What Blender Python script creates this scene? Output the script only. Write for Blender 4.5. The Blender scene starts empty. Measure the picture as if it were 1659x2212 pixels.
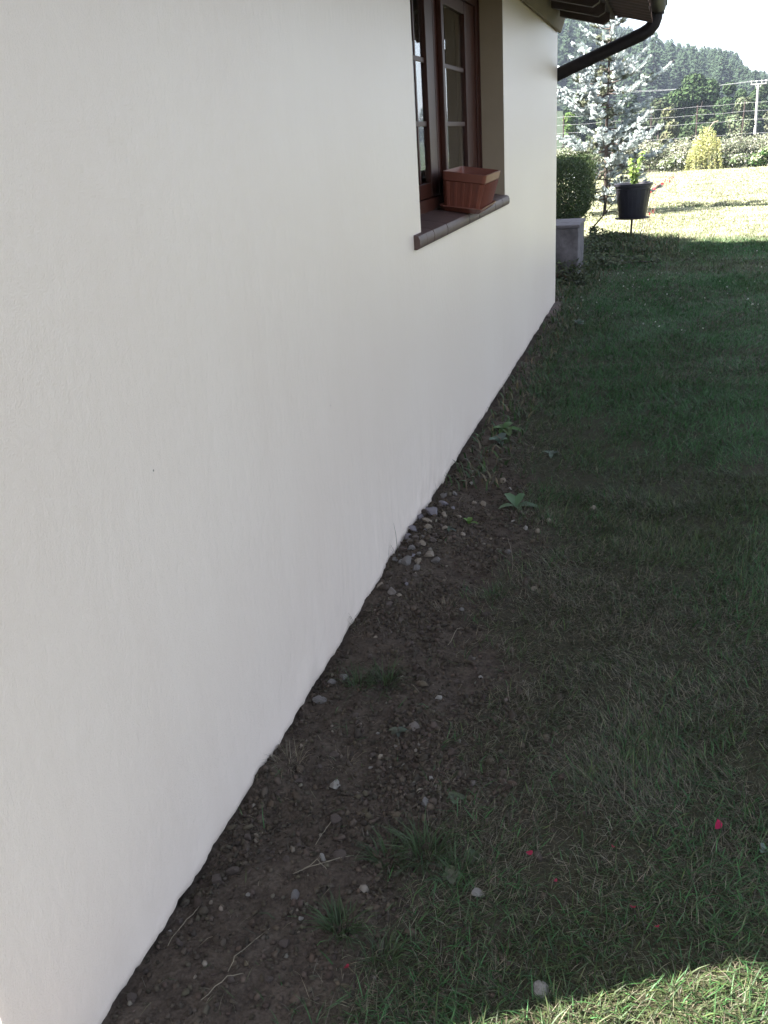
import bpy, bmesh, math, random
import numpy as np
from mathutils import Vector, Matrix
random.seed(7); RNG = np.random.default_rng(11)
SC = bpy.context.scene
R = math.radians

# ------------------------------------------------------------------ camera
cd = bpy.data.cameras.new('camera'); cam = bpy.data.objects.new('camera', cd)
SC.collection.objects.link(cam); SC.camera = cam
M = Matrix(((0.95581155, -0.05226809, 0.28929626), (0.28605054, 0.39237033, -0.87419712), (-0.06781866, 0.91832106, 0.38998341)))
cam.matrix_world = Matrix.Translation((0.99138, 0, 1.6)) @ M.to_4x4()
cd.sensor_fit = 'VERTICAL'; cd.sensor_height = 32; cd.lens = 32 * 1866 / 2212
cd.clip_start = 0.05; cd.clip_end = 5000

# ------------------------------------------------------------------ sky, sun, exposure
SUN_EL, SUN_DIR = R(49.6), (-0.887, -0.46)          # where the sun stands (horizontal direction towards it)
w = bpy.data.worlds.new('World'); SC.world = w; w.use_nodes = True
nt = w.node_tree; bg = nt.nodes['Background']
sky = nt.nodes.new('ShaderNodeTexSky'); sky.sky_type = 'NISHITA'; sky.sun_disc = False
sky.sun_elevation = SUN_EL; sky.sun_rotation = math.atan2(SUN_DIR[0], SUN_DIR[1])
sky.altitude = 200; sky.air_density = 1.0; sky.dust_density = 1.5; sky.ozone_density = 1.0
hs = nt.nodes.new('ShaderNodeHueSaturation'); hs.inputs['Saturation'].default_value = .52
nt.links.new(sky.outputs[0], hs.inputs['Color']); nt.links.new(hs.outputs[0], bg.inputs[0]); bg.inputs[1].default_value = 0.052
sl = bpy.data.lights.new('sun', 'SUN'); sl.energy = 5.0; sl.angle = R(0.53); sl.color = (1, 0.95, 0.86)
so = bpy.data.objects.new('sun', sl); SC.collection.objects.link(so)
sv = Vector((SUN_DIR[0] * math.cos(SUN_EL), SUN_DIR[1] * math.cos(SUN_EL), math.sin(SUN_EL)))
so.rotation_euler = sv.to_track_quat('Z', 'Y').to_euler()
SC.view_settings.view_transform = 'Standard'; SC.view_settings.look = 'None'
SC.view_settings.gamma = 1; SC.view_settings.exposure = 2.97
SC.cycles.max_bounces = 8; SC.cycles.diffuse_bounces = 4; SC.cycles.transparent_max_bounces = 8
try:
    SC.cycles.use_denoising = True; SC.cycles.denoiser = 'OPENIMAGEDENOISE'
except Exception: pass

# ------------------------------------------------------------------ helpers
def tag(o, label=None, cat=None, group=None, kind=None):
    if label: o['label'] = label
    if cat: o['category'] = cat
    if group: o['group'] = group
    if kind: o['kind'] = kind
    return o
def link(o, parent=None):
    SC.collection.objects.link(o)
    if parent is not None: o.parent = parent
    return o
def empty(name, loc=(0, 0, 0), rz=0):
    o = bpy.data.objects.new(name, None); o.location = loc; o.rotation_euler.z = rz; o.empty_display_size = .1
    return link(o)
def hash2(ix, iy, s=0):
    n = np.sin(ix * 127.1 + iy * 311.7 + s * 74.7) * 43758.5453
    return n - np.floor(n)
def vnoise(x, y, s=0):
    ix, iy = np.floor(x), np.floor(y); fx, fy = x - ix, y - iy
    fx = fx * fx * (3 - 2 * fx); fy = fy * fy * (3 - 2 * fy)
    a, b, c, d = hash2(ix, iy, s), hash2(ix + 1, iy, s), hash2(ix, iy + 1, s), hash2(ix + 1, iy + 1, s)
    return (a + (b - a) * fx) * (1 - fy) + (c + (d - c) * fx) * fy
def fbm(x, y, s=0, o=4):
    r = 0; a = .5; t = 0
    for k in range(o):
        r = r + a * vnoise(x * 2 ** k + 3.1 * k, y * 2 ** k - 1.7 * k, s + k); t += a; a *= .5
    return r / t
def sstep(a, b, x):
    t = np.clip((x - a) / (b - a), 0, 1); return t * t * (3 - 2 * t)

def mesh_np(name, V, faces, mat, parent=None, col=None, smooth=False, matidx=None):
    """V (n,3); faces: list of (m,k) int arrays; col (n,3) point colours"""
    me = bpy.data.meshes.new(name)
    V = np.asarray(V, np.float32)
    me.vertices.add(len(V)); me.vertices.foreach_set('co', V.ravel())
    loops = np.concatenate([f.ravel() for f in faces]).astype(np.int32)
    tot = np.concatenate([np.full(len(f), f.shape[1], np.int32) for f in faces])
    st = np.concatenate([[0], np.cumsum(tot)[:-1]]).astype(np.int32)
    me.loops.add(len(loops)); me.loops.foreach_set('vertex_index', loops)
    me.polygons.add(len(tot)); me.polygons.foreach_set('loop_start', st)
    try: me.polygons.foreach_set('loop_total', tot)
    except Exception: pass
    me.update(calc_edges=True)
    if col is not None:
        a = me.color_attributes.new('tint', 'FLOAT_COLOR', 'POINT')
        c = np.ones((len(V), 4), np.float32); c[:, :3] = col; a.data.foreach_set('color', c.ravel())
    if smooth: me.polygons.foreach_set('use_smooth', np.ones(len(tot), bool))
    mats = mat if isinstance(mat, (list, tuple)) else [mat]
    for m in mats: me.materials.append(m)
    if matidx is not None: me.polygons.foreach_set('material_index', np.asarray(matidx, np.int32))
    me.validate(); me.update()
    return link(bpy.data.objects.new(name, me), parent)

class MB:
    """collects simple shapes, builds ONE mesh"""
    def __init__(s): s.v = []; s.f = []; s.m = []
    def add(s, vs, fs, mi=0):
        b = len(s.v); s.v += [tuple(v) for v in vs]; s.f += [tuple(b + i for i in f) for f in fs]; s.m += [mi] * len(fs)
    def box(s, a, b, mi=0):
        (x0, y0, z0), (x1, y1, z1) = a, b
        s.add([(x0,y0,z0),(x1,y0,z0),(x1,y1,z0),(x0,y1,z0),(x0,y0,z1),(x1,y0,z1),(x1,y1,z1),(x0,y1,z1)],
              [(0,3,2,1),(4,5,6,7),(0,1,5,4),(1,2,6,5),(2,3,7,6),(3,0,4,7)], mi)
    def prism_y(s, poly, y0, y1, mi=0):      # poly in (x,z), extruded along y
        n = len(poly)
        s.add([(x, y0, z) for x, z in poly] + [(x, y1, z) for x, z in poly],
              [tuple(range(n)), tuple(range(2*n-1, n-1, -1))] + [(i, i+n, (i+1) % n + n, (i+1) % n) for i in range(n)], mi)
    def tube(s, pts, rad, seg=10, mi=0, cap=True):
        pts = [Vector(p) for p in pts]; n = len(pts)
        if not isinstance(rad, (list, tuple)): rad = [rad] * n
        rings = []; up = Vector((0, 0, 1))
        vs = []
        for i, p in enumerate(pts):
            d = (pts[min(i+1, n-1)] - pts[max(i-1, 0)]).normalized()
            u = d.cross(up)
            if u.length < 1e-3: u = Vector((1, 0, 0))
            u.normalize(); v = d.cross(u)
            for k in range(seg):
                a = 2 * math.pi * k / seg
                vs.append(p + (u * math.cos(a) + v * math.sin(a)) * rad[i])
        fs = [(i*seg+k, i*seg+(k+1) % seg, (i+1)*seg+(k+1) % seg, (i+1)*seg+k) for i in range(n-1) for k in range(seg)]
        if cap: fs += [tuple(range(seg))[::-1], tuple((n-1)*seg + k for k in range(seg))]
        s.add(vs, fs, mi)
    def build(s, name, mat, parent=None, smooth=False, bevel=0, seg=2):
        me = bpy.data.meshes.new(name); me.from_pydata(s.v, [], s.f); me.update()
        bm = bmesh.new(); bm.from_mesh(me); bmesh.ops.recalc_face_normals(bm, faces=bm.faces)
        if bevel:
            ed = [e for e in bm.edges if len(e.link_faces) == 2 and e.calc_face_angle(0) > .6]
            bmesh.ops.bevel(bm, geom=ed, offset=bevel, segments=seg, affect='EDGES', profile=.6)
        bm.to_mesh(me); bm.free()
        for m in (mat if isinstance(mat, (list, tuple)) else [mat]): me.materials.append(m)
        if len(me.polygons) == len(s.m): me.polygons.foreach_set('material_index', s.m)
        if smooth:
            me.polygons.foreach_set('use_smooth', [True] * len(me.polygons))
            try: me.set_sharp_from_angle(angle=R(40))
            except Exception: pass
        return link(bpy.data.objects.new(name, me), parent)

# ------------------------------------------------------------------ materials
def new_mat(name):
    m = bpy.data.materials.new(name); m.use_nodes = True
    return m, m.node_tree, m.node_tree.nodes['Principled BSDF']
def noise(nt, scale, detail=4, rough=.55, vec=None, dist=0):
    n = nt.nodes.new('ShaderNodeTexNoise'); n.inputs['Scale'].default_value = scale
    n.inputs['Detail'].default_value = detail; n.inputs['Roughness'].default_value = rough; n.inputs['Distortion'].default_value = dist
    if vec is not None: nt.links.new(vec, n.inputs['Vector'])
    return n
def coords(nt, scale=(1, 1, 1), which='Object'):
    t = nt.nodes.new('ShaderNodeTexCoord'); m = nt.nodes.new('ShaderNodeMapping'); m.inputs['Scale'].default_value = scale
    nt.links.new(t.outputs[which], m.inputs['Vector']); return m.outputs[0]
def ramp(nt, fac, stops):
    r = nt.nodes.new('ShaderNodeValToRGB'); e = r.color_ramp.elements
    e[0].position = stops[0][0]; e[0].color = (*stops[0][1], 1); e[1].position = stops[-1][0]; e[1].color = (*stops[-1][1], 1)
    for p, c in stops[1:-1]:
        q = e.new(p); q.color = (*c, 1)
    nt.links.new(fac, r.inputs[0]); return r
def bump(nt, h, bs, strength=.3, dist=.01, prev=None):
    b = nt.nodes.new('ShaderNodeBump'); b.inputs['Strength'].default_value = strength; b.inputs['Distance'].default_value = dist
    nt.links.new(h, b.inputs['Height'])
    if prev is not None: nt.links.new(prev, b.inputs['Normal'])
    if bs is not None: nt.links.new(b.outputs[0], bs.inputs['Normal'])
    return b.outputs[0]
def mixc(nt, fac, a, b, mode='MIX'):
    m = nt.nodes.new('ShaderNodeMix'); m.data_type = 'RGBA'; m.blend_type = mode
    for s, v in ((m.inputs[0], fac), (m.inputs[6], a), (m.inputs[7], b)):
        if hasattr(v, 'links'): nt.links.new(v, s)
        else: s.default_value = v if isinstance(v, (int, float)) else (*v, 1)
    return m.outputs[2]
def simple(name, c1, c2=None, scale=20, rough=.6, bs=.2, bd=.003, spec=.5, metal=0, bscale=None, vec=(1, 1, 1)):
    m, nt, b = new_mat(name); co = coords(nt, vec)
    n = noise(nt, scale, 5, vec=co); c2 = c2 or tuple(c * .8 for c in c1)
    r = ramp(nt, n.outputs[0], [(.3, c2), (.7, c1)]); nt.links.new(r.outputs[0], b.inputs['Base Color'])
    b.inputs['Roughness'].default_value = rough; b.inputs['Specular IOR Level'].default_value = spec; b.inputs['Metallic'].default_value = metal
    if bs:
        n2 = noise(nt, bscale or scale * 4, 4, vec=co); bump(nt, n2.outputs[0], b, bs, bd)
    return m
def foliage_mat(name, trans=.3, rough=.55, spec=.3, tint=(1, 1, 1), attr=True, c=(.06, .1, .04)):
    m, nt, b = new_mat(name)
    if attr:
        a = nt.nodes.new('ShaderNodeAttribute'); a.attribute_name = 'tint'; src = a.outputs['Color']
    else:
        rgb = nt.nodes.new('ShaderNodeRGB'); rgb.outputs[0].default_value = (*c, 1); src = rgb.outputs[0]
    nt.links.new(src, b.inputs['Base Color']); b.inputs['Roughness'].default_value = rough; b.inputs['Specular IOR Level'].default_value = spec
    t = nt.nodes.new('ShaderNodeBsdfTranslucent'); nt.links.new(src, t.inputs[0])
    mx = nt.nodes.new('ShaderNodeMixShader'); mx.inputs[0].default_value = trans
    nt.links.new(b.outputs[0], mx.inputs[1]); nt.links.new(t.outputs[0], mx.inputs[2])
    nt.links.new(mx.outputs[0], nt.nodes['Material Output'].inputs[0]); return m

# plaster: cream masonry paint, sandy texture, roller streaks, small specks
m_wall, nt, b = new_mat('cream_render_paint')
co = coords(nt); cs = coords(nt, (1, 5, .35))
n1 = noise(nt, .9, 4, vec=co); n2 = noise(nt, 2.2, 5, vec=cs)
c = mixc(nt, .3, ramp(nt, n1.outputs[0], [(.3, (.79, .67, .585)), (.7, (.84, .73, .645))]).outputs[0],
         ramp(nt, n2.outputs[0], [(.35, (.78, .675, .58)), (.65, (.82, .72, .625))]).outputs[0])
vo = nt.nodes.new('ShaderNodeTexVoronoi'); vo.inputs['Scale'].default_value = 5.5; nt.links.new(co, vo.inputs['Vector'])
sp = nt.nodes.new('ShaderNodeMath'); sp.operation = 'LESS_THAN'; sp.inputs[1].default_value = .014; nt.links.new(vo.outputs['Distance'], sp.inputs[0])
c = mixc(nt, sp.outputs[0], c, (.16, .13, .11)); nt.links.new(c, b.inputs['Base Color'])
rr = ramp(nt, n2.outputs[0], [(.3, (.385,) * 3), (.7, (.415,) * 3)]); nt.links.new(rr.outputs[0], b.inputs['Roughness'])
b.inputs['Specular IOR Level'].default_value = .85
f1 = noise(nt, 260, 3, vec=co); f2 = noise(nt, 38, 4, vec=coords(nt, (1, 1, .45))); f3 = noise(nt, 4, 3, vec=cs)
p = bump(nt, f3.outputs[0], None, .02, .012); p = bump(nt, f2.outputs[0], None, .42, .006, p); bump(nt, f1.outputs[0], b, .6, .002, p)

m_reveal = simple('taupe_reveal', (.35, .27, .19), (.30, .235, .165), 6, .7, .15, .003)  # even taupe for the window reveals, darker than the wall face
m_found = simple('dark_foundation', (.035, .03, .028), (.015, .013, .012), 30, .95)
m_beam = simple('brown_eaves_board', (.20, .15, .10), (.14, .105, .07), 9, .7, vec=(1, .3, 1))
m_darkwood = simple('dark_roof_timber', (.055, .035, .03), (.03, .02, .018), 12, .7)
m_tile = simple('dark_roof_tile', (.10, .06, .05), (.05, .035, .03), 14, .8)
m_metal = simple('brown_coated_gutter', (.026, .021, .021), (.016, .013, .013), 30, .6, .08, .001, spec=.2)
m_glassd = None
m_wood, nt, b = new_mat('red_brown_varnished_wood')
co = coords(nt, (14, 14, 1.2)); n = noise(nt, 6, 6, vec=co, dist=.6)
r = ramp(nt, n.outputs[0], [(.3, (.032, .0095, .006)), (.7, (.072, .021, .012))]); nt.links.new(r.outputs[0], b.inputs['Base Color'])
b.inputs['Roughness'].default_value = .45; b.inputs['Specular IOR Level'].default_value = .3; bump(nt, n.outputs[0], b, .15, .001)
m_glass, nt, b = new_mat('window_pane_glass')
b.inputs['Base Color'].default_value = (.92, .95, .94, 1); b.inputs['Roughness'].default_value = .01
b.inputs['Transmission Weight'].default_value = 1; b.inputs['IOR'].default_value = 1.5
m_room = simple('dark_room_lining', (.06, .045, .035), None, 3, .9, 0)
m_sill = simple('brown_glazed_sill_tile', (.10, .056, .047), (.07, .040, .036), 18, .55, .2, .002)
m_terra = simple('terracotta_plastic', (.20, .060, .038), (.165, .050, .032), 14, .42, .1, .001)
m_soilpot = simple('potting_soil', (.04, .03, .022), (.015, .012, .01), 60, .95, .6, .01)
m_black = simple('dark_plastic_pot', (.030, .028, .036), (.02, .019, .026), 12, .4, .1, .001)
m_rust = simple('dark_iron_rod', (.05, .035, .028), (.025, .02, .018), 60, .7)
m_conc = simple('grey_weathered_render', (.16, .145, .155), (.07, .064, .066), 9, .9, .6, .01, bscale=40)
m_brick = simple('terracotta_edging', (.085, .05, .042), (.04, .03, .027), 14, .85, .4, .004)
m_brick2 = simple('orange_brick', (.15, .075, .045), (.07, .04, .03), 20, .9, .4, .004)
m_bark = simple('rough_bark', (.13, .10, .085), (.06, .045, .04), 18, .9, .7, .02, vec=(1, 1, .25))
m_steel = simple('dark_fence_post', (.045, .03, .026), None, 30, .6)
m_wire = simple('galvanised_wire', (.55, .55, .57), None, 30, .4, 0, metal=.4)
m_pole = simple('pale_concrete_pole', (.42, .41, .38), (.34, .33, .31), 12, .85)
m_fol = foliage_mat('leaf_foliage')
m_grass = foliage_mat('grass_blade', .3, .5, .3)
m_needle = foliage_mat('glaucous_needle', .12, .6, .3)
m_far = foliage_mat('far_foliage', .12, .8, .1)
m_petal = foliage_mat('petal', .3, .5, .3)
def stone_mat(name, c1, c2): return simple(name, c1, c2, 35, .85, .7, .004, bscale=90)
STM = {'L': stone_mat('pale_limestone', (.29, .27, .245), (.14, .125, .105)), 'G': stone_mat('grey_stone', (.17, .155, .145), (.09, .08, .075)),
       'T': stone_mat('tan_stone', (.26, .215, .165), (.13, .105, .08)), 'V': stone_mat('lilac_grey_stone', (.2, .18, .2), (.11, .1, .11)),
       'B': stone_mat('earthy_clod', (.085, .062, .05), (.045, .033, .027)), 'F': stone_mat('flat_stone', (.19, .16, .14), (.1, .085, .075))}

# ------------------------------------------------------------------ ground
BY = np.array([-3, .75, 1.13, 1.32, 1.54, 1.8, 2.22, 2.81, 3.45, 4.32, 5.14, 6.3, 7.98, 9, 12.])
BX = np.array([.45, .4, .41, .43, .48, .52, .47, .42, .46, .33, .16, .14, .12, .05, -.3])
def bare(x, y):            # 1 = bare soil, 0 = turf
    e = np.interp(y, BY, BX) + .22 * (fbm(x * 3.3, y * 3.3, 5) - .5) + .12 * (fbm(x * 14, y * 14, 8) - .5)
    m = (1 - sstep(e - .1, e + .14, x)) * .72 + .28 * (1 - sstep(e - .05, e + .14 + .42 * (1 - sstep(2.2, 3.6, y)), x)) + .5 * (1 - sstep(e, e + .5, x)) * sstep(.5, .62, fbm(x * 5 + 2, y * 5, 37, 3)) * (1 - sstep(2.4, 3.6, y))
    m = m * (1 - .85 * sstep(10, 11, y)) * (x > -1.5)
    thin = sstep(.56, .72, fbm(x * 2.3 + 5, y * 2.3, 31)) * (1 - sstep(.62, .85, x)) * (1 - sstep(2.3, 3.6, y)) * .75
    return np.clip(np.maximum(m, thin), 0, 1)
def gz(x, y):
    x = np.asarray(x, float); y = np.asarray(y, float)
    near = np.exp(-((x) / 3) ** 2) * (1 - sstep(9, 14, y))
    b = bare(x, y)
    z = .05 * (fbm(x * .9, y * .9, 2) - .5) * sstep(.1, .9, x) + .02 * (fbm(x * 5, y * 5, 3, 3) - .5)
    z = z + b * near * (.045 * (fbm(x * 9, y * 9, 12, 5) - .5) + .012 * (fbm(x * 55, y * 55, 17, 3) - .5))
    z = z + .05 * np.exp(-((y - 3.2) / .55) ** 2 - ((x - .05) / .16) ** 2)      # rubble heap
    z = z + .035 * np.exp(-((y - 1.75) / .1) ** 2 - ((x - .03) / .1) ** 2)
    z = z - .010 * np.exp(-((x - .0) / .04) ** 2) * (1 - sstep(8, 9, y))
    z = z + .12 * np.exp(-((x - .35) / .55) ** 2 - ((y - 13.2) / 1.0) ** 2)   # planted mound round the pot's pole
    z = z - .10 * np.exp(-((y - 20.9 + .35 * x) / .5) ** 2) * sstep(-.5, 1.2, x)
    z = z - 2.6 * sstep(37, 60, y)
    az = np.degrees(np.arctan2(x - .99, y)); r = np.hypot(x - .99, y)
    el = np.interp(az, [-180, -100, -45, -14, -6, -4, -2.8, -1.5, -.6, 1.25, 2.9, 3.4, 4.05, 5.2, 8, 20, 60, 120, 180],
                   [3, 5, 8, 8.6, 7.4, 6.5, 5.3, 4.6, 4.15, 3.5, 3.2, 2.9, 2.1, 1.75, 1.5, 2, 3, 3, 3])
    ridge = 520 * np.tan(np.radians(el)) - 11
    hh = ridge * (sstep(105, 560, r) * .6 + .4 * np.clip((r - 105) / 430, 0, 1)) - .35 * ridge * sstep(560, 900, r)
    return z + np.where(r > 100, hh + 0.0, 0)
def grow(a, b, s0, k, end):
    out = list(np.arange(a, b, s0)); s = s0
    while out[-1] < end: s *= k; out.append(out[-1] + s)
    return out
xs = grow(-.06, 1.35, .015, 1.07, 900); xl = grow(.08, .3, .1, 1.16, 900)[1:]
X = np.array(sorted([-v for v in xl] + xs)); ys = grow(.8, 5.2, .016, 1.018, 40); ys = ys + grow(40.5, 42, 2, 1.035, 1100)[0:]
Y = np.array(sorted(set([round(-v, 3) for v in grow(.2, .6, .3, 1.35, 300)] + [0, .2, .4, .6, .7] + ys)))
GX, GY = np.meshgrid(X, Y); GZ = gz(GX, GY); nx, ny = len(X), len(Y)
V = np.stack([GX.ravel(), GY.ravel(), GZ.ravel()], 1)
i = np.arange(nx * ny).reshape(ny, nx)
F = np.stack([i[:-1, :-1].ravel(), i[:-1, 1:].ravel(), i[1:, 1:].ravel(), i[1:, :-1].ravel()], 1)
bv = bare(GX, GY).ravel()
colg = np.zeros((len(V), 3)); colg[:, 0] = bv; colg[:, 1] = (np.hypot(V[:, 0], V[:, 1]) > 100)
m_ground, nt, b = new_mat('earth_and_thatch')
a = nt.nodes.new('ShaderNodeAttribute'); a.attribute_name = 'tint'; sx = nt.nodes.new('ShaderNodeSeparateColor'); nt.links.new(a.outputs['Color'], sx.inputs[0])
co = coords(nt); n = noise(nt, 14, 8, .65, co); n2 = noise(nt, 90, 5, .6, co)
soil = ramp(nt, n.outputs[0], [(.3, (.032, .024, .018)), (.5, (.056, .043, .032)), (.72, (.098, .079, .060))]).outputs[0]
soil = mixc(nt, .35, soil, ramp(nt, n2.outputs[0], [(.35, (.02, .015, .012)), (.65, (.11, .085, .07))]).outputs[0])
th = ramp(nt, n2.outputs[0], [(.3, (.016, .016, .009)), (.7, (.05, .047, .026))]).outputs[0]
hl = ramp(nt, n.outputs[0], [(.3, (.02, .03, .015)), (.7, (.04, .055, .03))]).outputs[0]
c = mixc(nt, sx.outputs[0], th, soil); c = mixc(nt, sx.outputs[1], c, hl)
nt.links.new(c, b.inputs['Base Color']); b.inputs['Roughness'].default_value = .95; b.inputs['Specular IOR Level'].default_value = .2
p = bump(nt, n.outputs[0], None, .5, .02); vo = nt.nodes.new('ShaderNodeTexVoronoi'); vo.inputs['Scale'].default_value = 120; nt.links.new(co, vo.inputs['Vector'])
bump(nt, vo.outputs['Distance'], b, .6, .006, p)
ground = mesh_np('ground', V, [F], m_ground, col=colg, smooth=True); tag(ground, kind='structure')

# ------------------------------------------------------------------ house
HY0, HY1 = .753, 9.03; OY0, OY1, OZ0, OZ1 = 3.79, 6.0, 1.235, 2.39; RX = -.155
house = empty('house', (-2, 5, 0)); tag(house, 'cream rendered house with brown window and dark tiled eaves, its wall in shade', 'house')
house.location = (0, 0, 0)
# front wall with ragged lower edge
yy = sorted(set(np.round(np.concatenate([np.arange(HY0, HY1, .0125), [HY1, OY0, OY1]]), 4)))
yy = np.array(yy); zz = np.array([0, .012, .03, .055, .09, .14, .2, .3, .5, .8, OZ0, 1.6, 2.0, OZ1, 2.5, 2.62])
VV = []; n_y = len(yy)
e0 = .020 * (fbm(yy * 7, yy * 0, 41, 5) - .35) + .012 * (vnoise(yy * 60, yy * 0 + 3, 43) - .5)
e0 += .02 * np.exp(-((yy - 3.0) / .12) ** 2) + .02 * np.exp(-((yy - 3.55) / .18) ** 2)
e0 = e0 * .55 + .006 * (vnoise(yy * 90, yy * 0 + 2, 48) - .5) * (vnoise(yy * 4, yy * 0 + 5, 49) > .45) + .002 + .005 * (vnoise(yy * 25, yy * 0 + 9, 47) - .5)
for k, z in enumerate(zz):
    f = max(0, 1 - z / .35)
    zc = z + e0 * max(0, 1 - z / .12) if k else e0
    amp = .010 * f ** 2
    roughz = .006 * f * np.exp(-((yy - 3.4) / 1.0) ** 2)
    xo = amp * (fbm(yy * 6, z * 6 + yy * 0, 51, 4) - .5) * 2 + (roughz + .002 * f) * (vnoise(yy * 45, yy * 0 + z * 40, 55) - .5) * 2
    xo += .003 * (fbm(yy * 1.3, z * 1.3 + yy * 0, 57, 3) - .5)
    if k == 0: xo -= .006
    xo = np.where((yy <= HY0 + 1e-4) | (yy >= HY1 - 1e-4), -.004, xo)
    if z in (OZ0, OZ1): pass
    VV.append(np.stack([xo, yy, zc + 0 * yy], 1))
VV = np.concatenate(VV); i = np.arange(len(VV)).reshape(len(zz), n_y)
FF = []
for k in range(len(zz) - 1):
    hole = (zz[k] >= OZ0 - 1e-6) & (zz[k + 1] <= OZ1 + 1e-6)
    j = np.arange(n_y - 1)
    if hole: j = j[~((yy[j] >= OY0 - 1e-6) & (yy[j + 1] <= OY1 + 1e-6))]
    FF.append(np.stack([i[k, j], i[k, j + 1], i[k + 1, j + 1], i[k + 1, j]], 1))
# reveals, end walls, bottom lip, back
ex = []
def quad(a, b, c, d):
    n0 = len(VV) + len(ex); ex.extend([a, b, c, d]); return [n0, n0 + 1, n0 + 2, n0 + 3]
q = []
X0 = .0; XI = -.30
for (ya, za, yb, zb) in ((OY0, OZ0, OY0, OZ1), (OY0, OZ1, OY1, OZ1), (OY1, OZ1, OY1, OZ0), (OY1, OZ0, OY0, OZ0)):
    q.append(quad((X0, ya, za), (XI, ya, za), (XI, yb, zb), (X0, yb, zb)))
q.append(quad((-.004, HY0, .0), (-.004, HY0, 2.62), (-8, HY0, 2.62), (-8, HY0, .0)))
q.append(quad((-.004, HY0, 2.62), (-.004, HY0, 2.70), (-4, HY0, 3.84), (-8, HY0, 2.62)))
q.append(quad((-.004, HY1, .0), (-8, HY1, .0), (-8, HY1, 2.62), (-.004, HY1, 2.62)))
q.append(quad((-.004, HY1, 2.62), (-8, HY1, 2.62), (-4, HY1, 3.84), (-.004, HY1, 2.70)))
q.append(quad((-8, HY0, 0), (-8, HY0, 2.62), (-8, HY1, 2.62), (-8, HY1, 0)))
VA = np.concatenate([VV, np.array(ex)])
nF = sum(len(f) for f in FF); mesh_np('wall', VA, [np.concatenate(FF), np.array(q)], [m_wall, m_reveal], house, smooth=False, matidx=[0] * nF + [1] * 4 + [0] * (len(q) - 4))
bpy.data.objects['wall'].data.polygons.foreach_set('use_smooth', [k < sum(len(f) for f in FF) for k in range(len(bpy.data.objects['wall'].data.polygons))])
mb = MB(); mb.box((-.25, HY0 + .02, -.3), (-.022, HY1 - .02, .12)); mb.build('foundation', m_found, house)
# made-up taller wing, unseen behind the corner, added to cast the shade's far edge
mb = MB(); WX, WY, WZ = -1.35, 11.2, 4.7
mb.box((-8.5, HY1 + .004, -.2), (WX, WY, WZ)); mb.add([(WX, HY1 + .004, WZ), (-8.5, HY1 + .004, WZ), (-4.9, HY1 + .004, 6.0), (WX, WY, WZ), (-8.5, WY, WZ), (-4.9, WY, 6.0)], [(0, 1, 2), (3, 5, 4)])
mb.build('shade_wing_wall', m_wall, house)
mb = MB()
mb.prism_y([(-.87, 4.5), (-.87, 4.6), (-4.9, 6.2), (-9, 4.6), (-9, 4.5), (-4.9, 6.06)], 7.9, 11.6); mb.build('shade_wing_roof', m_tile, house)
# room behind the window
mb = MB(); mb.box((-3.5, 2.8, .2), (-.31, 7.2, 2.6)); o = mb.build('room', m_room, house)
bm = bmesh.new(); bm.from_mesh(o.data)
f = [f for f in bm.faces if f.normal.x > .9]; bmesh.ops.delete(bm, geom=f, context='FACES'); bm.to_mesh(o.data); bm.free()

# eaves and roof
VY0, VY1 = .27, 9.07
mb = MB(); mb.prism_y([(-.01, 2.452), (.012, 2.43), (.03, 2.432), (.085, 2.60), (-.01, 2.63)], HY0, VY1 - .02); mb.build('eaves_beam', m_beam, house, bevel=.004)
roof = MB()
sl_ = .275
roof.prism_y([(.085, 2.60), (.50, 2.486), (.505, 2.53), (-4, 3.80 + .03), (-4, 3.72)], VY0, VY1)
roof.prism_y([(-4.001, 3.72), (-4.001, 3.83), (-8.9, 2.48), (-8.9, 2.40)], VY0, VY1)
# tile courses run down the slope as barrel tiles
def barrel(yc, x0, x1, zoff, r, up):
    seg = 7; vs = []; fs = []
    for x in (x0, x1):
        z = 2.70 - sl_ * x + zoff
        for k in range(seg + 1):
            a = math.pi * k / seg; vs.append((x, yc - r * math.cos(a), z + (r * math.sin(a) if up else -r * math.sin(a)) * .62))
    for x in (x0, x1):
        z = 2.70 - sl_ * x + zoff
        for k in range(seg + 1):
            a = math.pi * k / seg; rr_ = r - .014; vs.append((x, yc - rr_ * math.cos(a), z + (rr_ * math.sin(a) if up else -rr_ * math.sin(a)) * .62))
    n = seg + 1
    for k in range(seg):
        fs += [(k, k + 1, n + k + 1, n + k), (2*n + k, 3*n + k, 3*n + k + 1, 2*n + k + 1), (k, 2*n + k, 2*n + k + 1, k + 1), (n + k, n + k + 1, 3*n + k + 1, 3*n + k)]
    return vs, fs
roof.prism_y([(.506, 2.543), (.506, 2.556), (.79, 2.478), (.79, 2.466)], VY0, VY1 - .06)
tl = MB(); yc = VY0 + .05
while yc < VY1 + .03:
    for c_ in range(11):
        xa = .82 - .42 * c_; jig = random.uniform(-.012, .012)
        vs, fs = barrel(yc, xa - .46, xa + jig, .0 + .012 * (c_ % 2), .085, False); tl.add(vs, fs)
        vs, fs = barrel(yc + .1, xa - .46, xa - .03 + jig, .03, .075, True); tl.add(vs, fs)
    yc += .2
rf = roof.build('roof', m_darkwood, house); tl.build('roof_tiles', m_tile, rf, smooth=True)
mb = MB(); yc = VY0 + .12
while yc < VY1 - .05:
    mb = MB(); mb.prism_y([(.08, 2.50), (.44, 2.405), (.49, 2.43), (.49, 2.485), (.08, 2.598)], yc, yc + .08); mb.build('rafter', m_darkwood, rf); yc += .62
mb = MB(); mb.box((.52, VY1 - .05, 2.50), (.66, VY1 - .01, 2.535)); mb.build('verge_batten', m_darkwood, rf)
mb = MB()   # half round gutter
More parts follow.
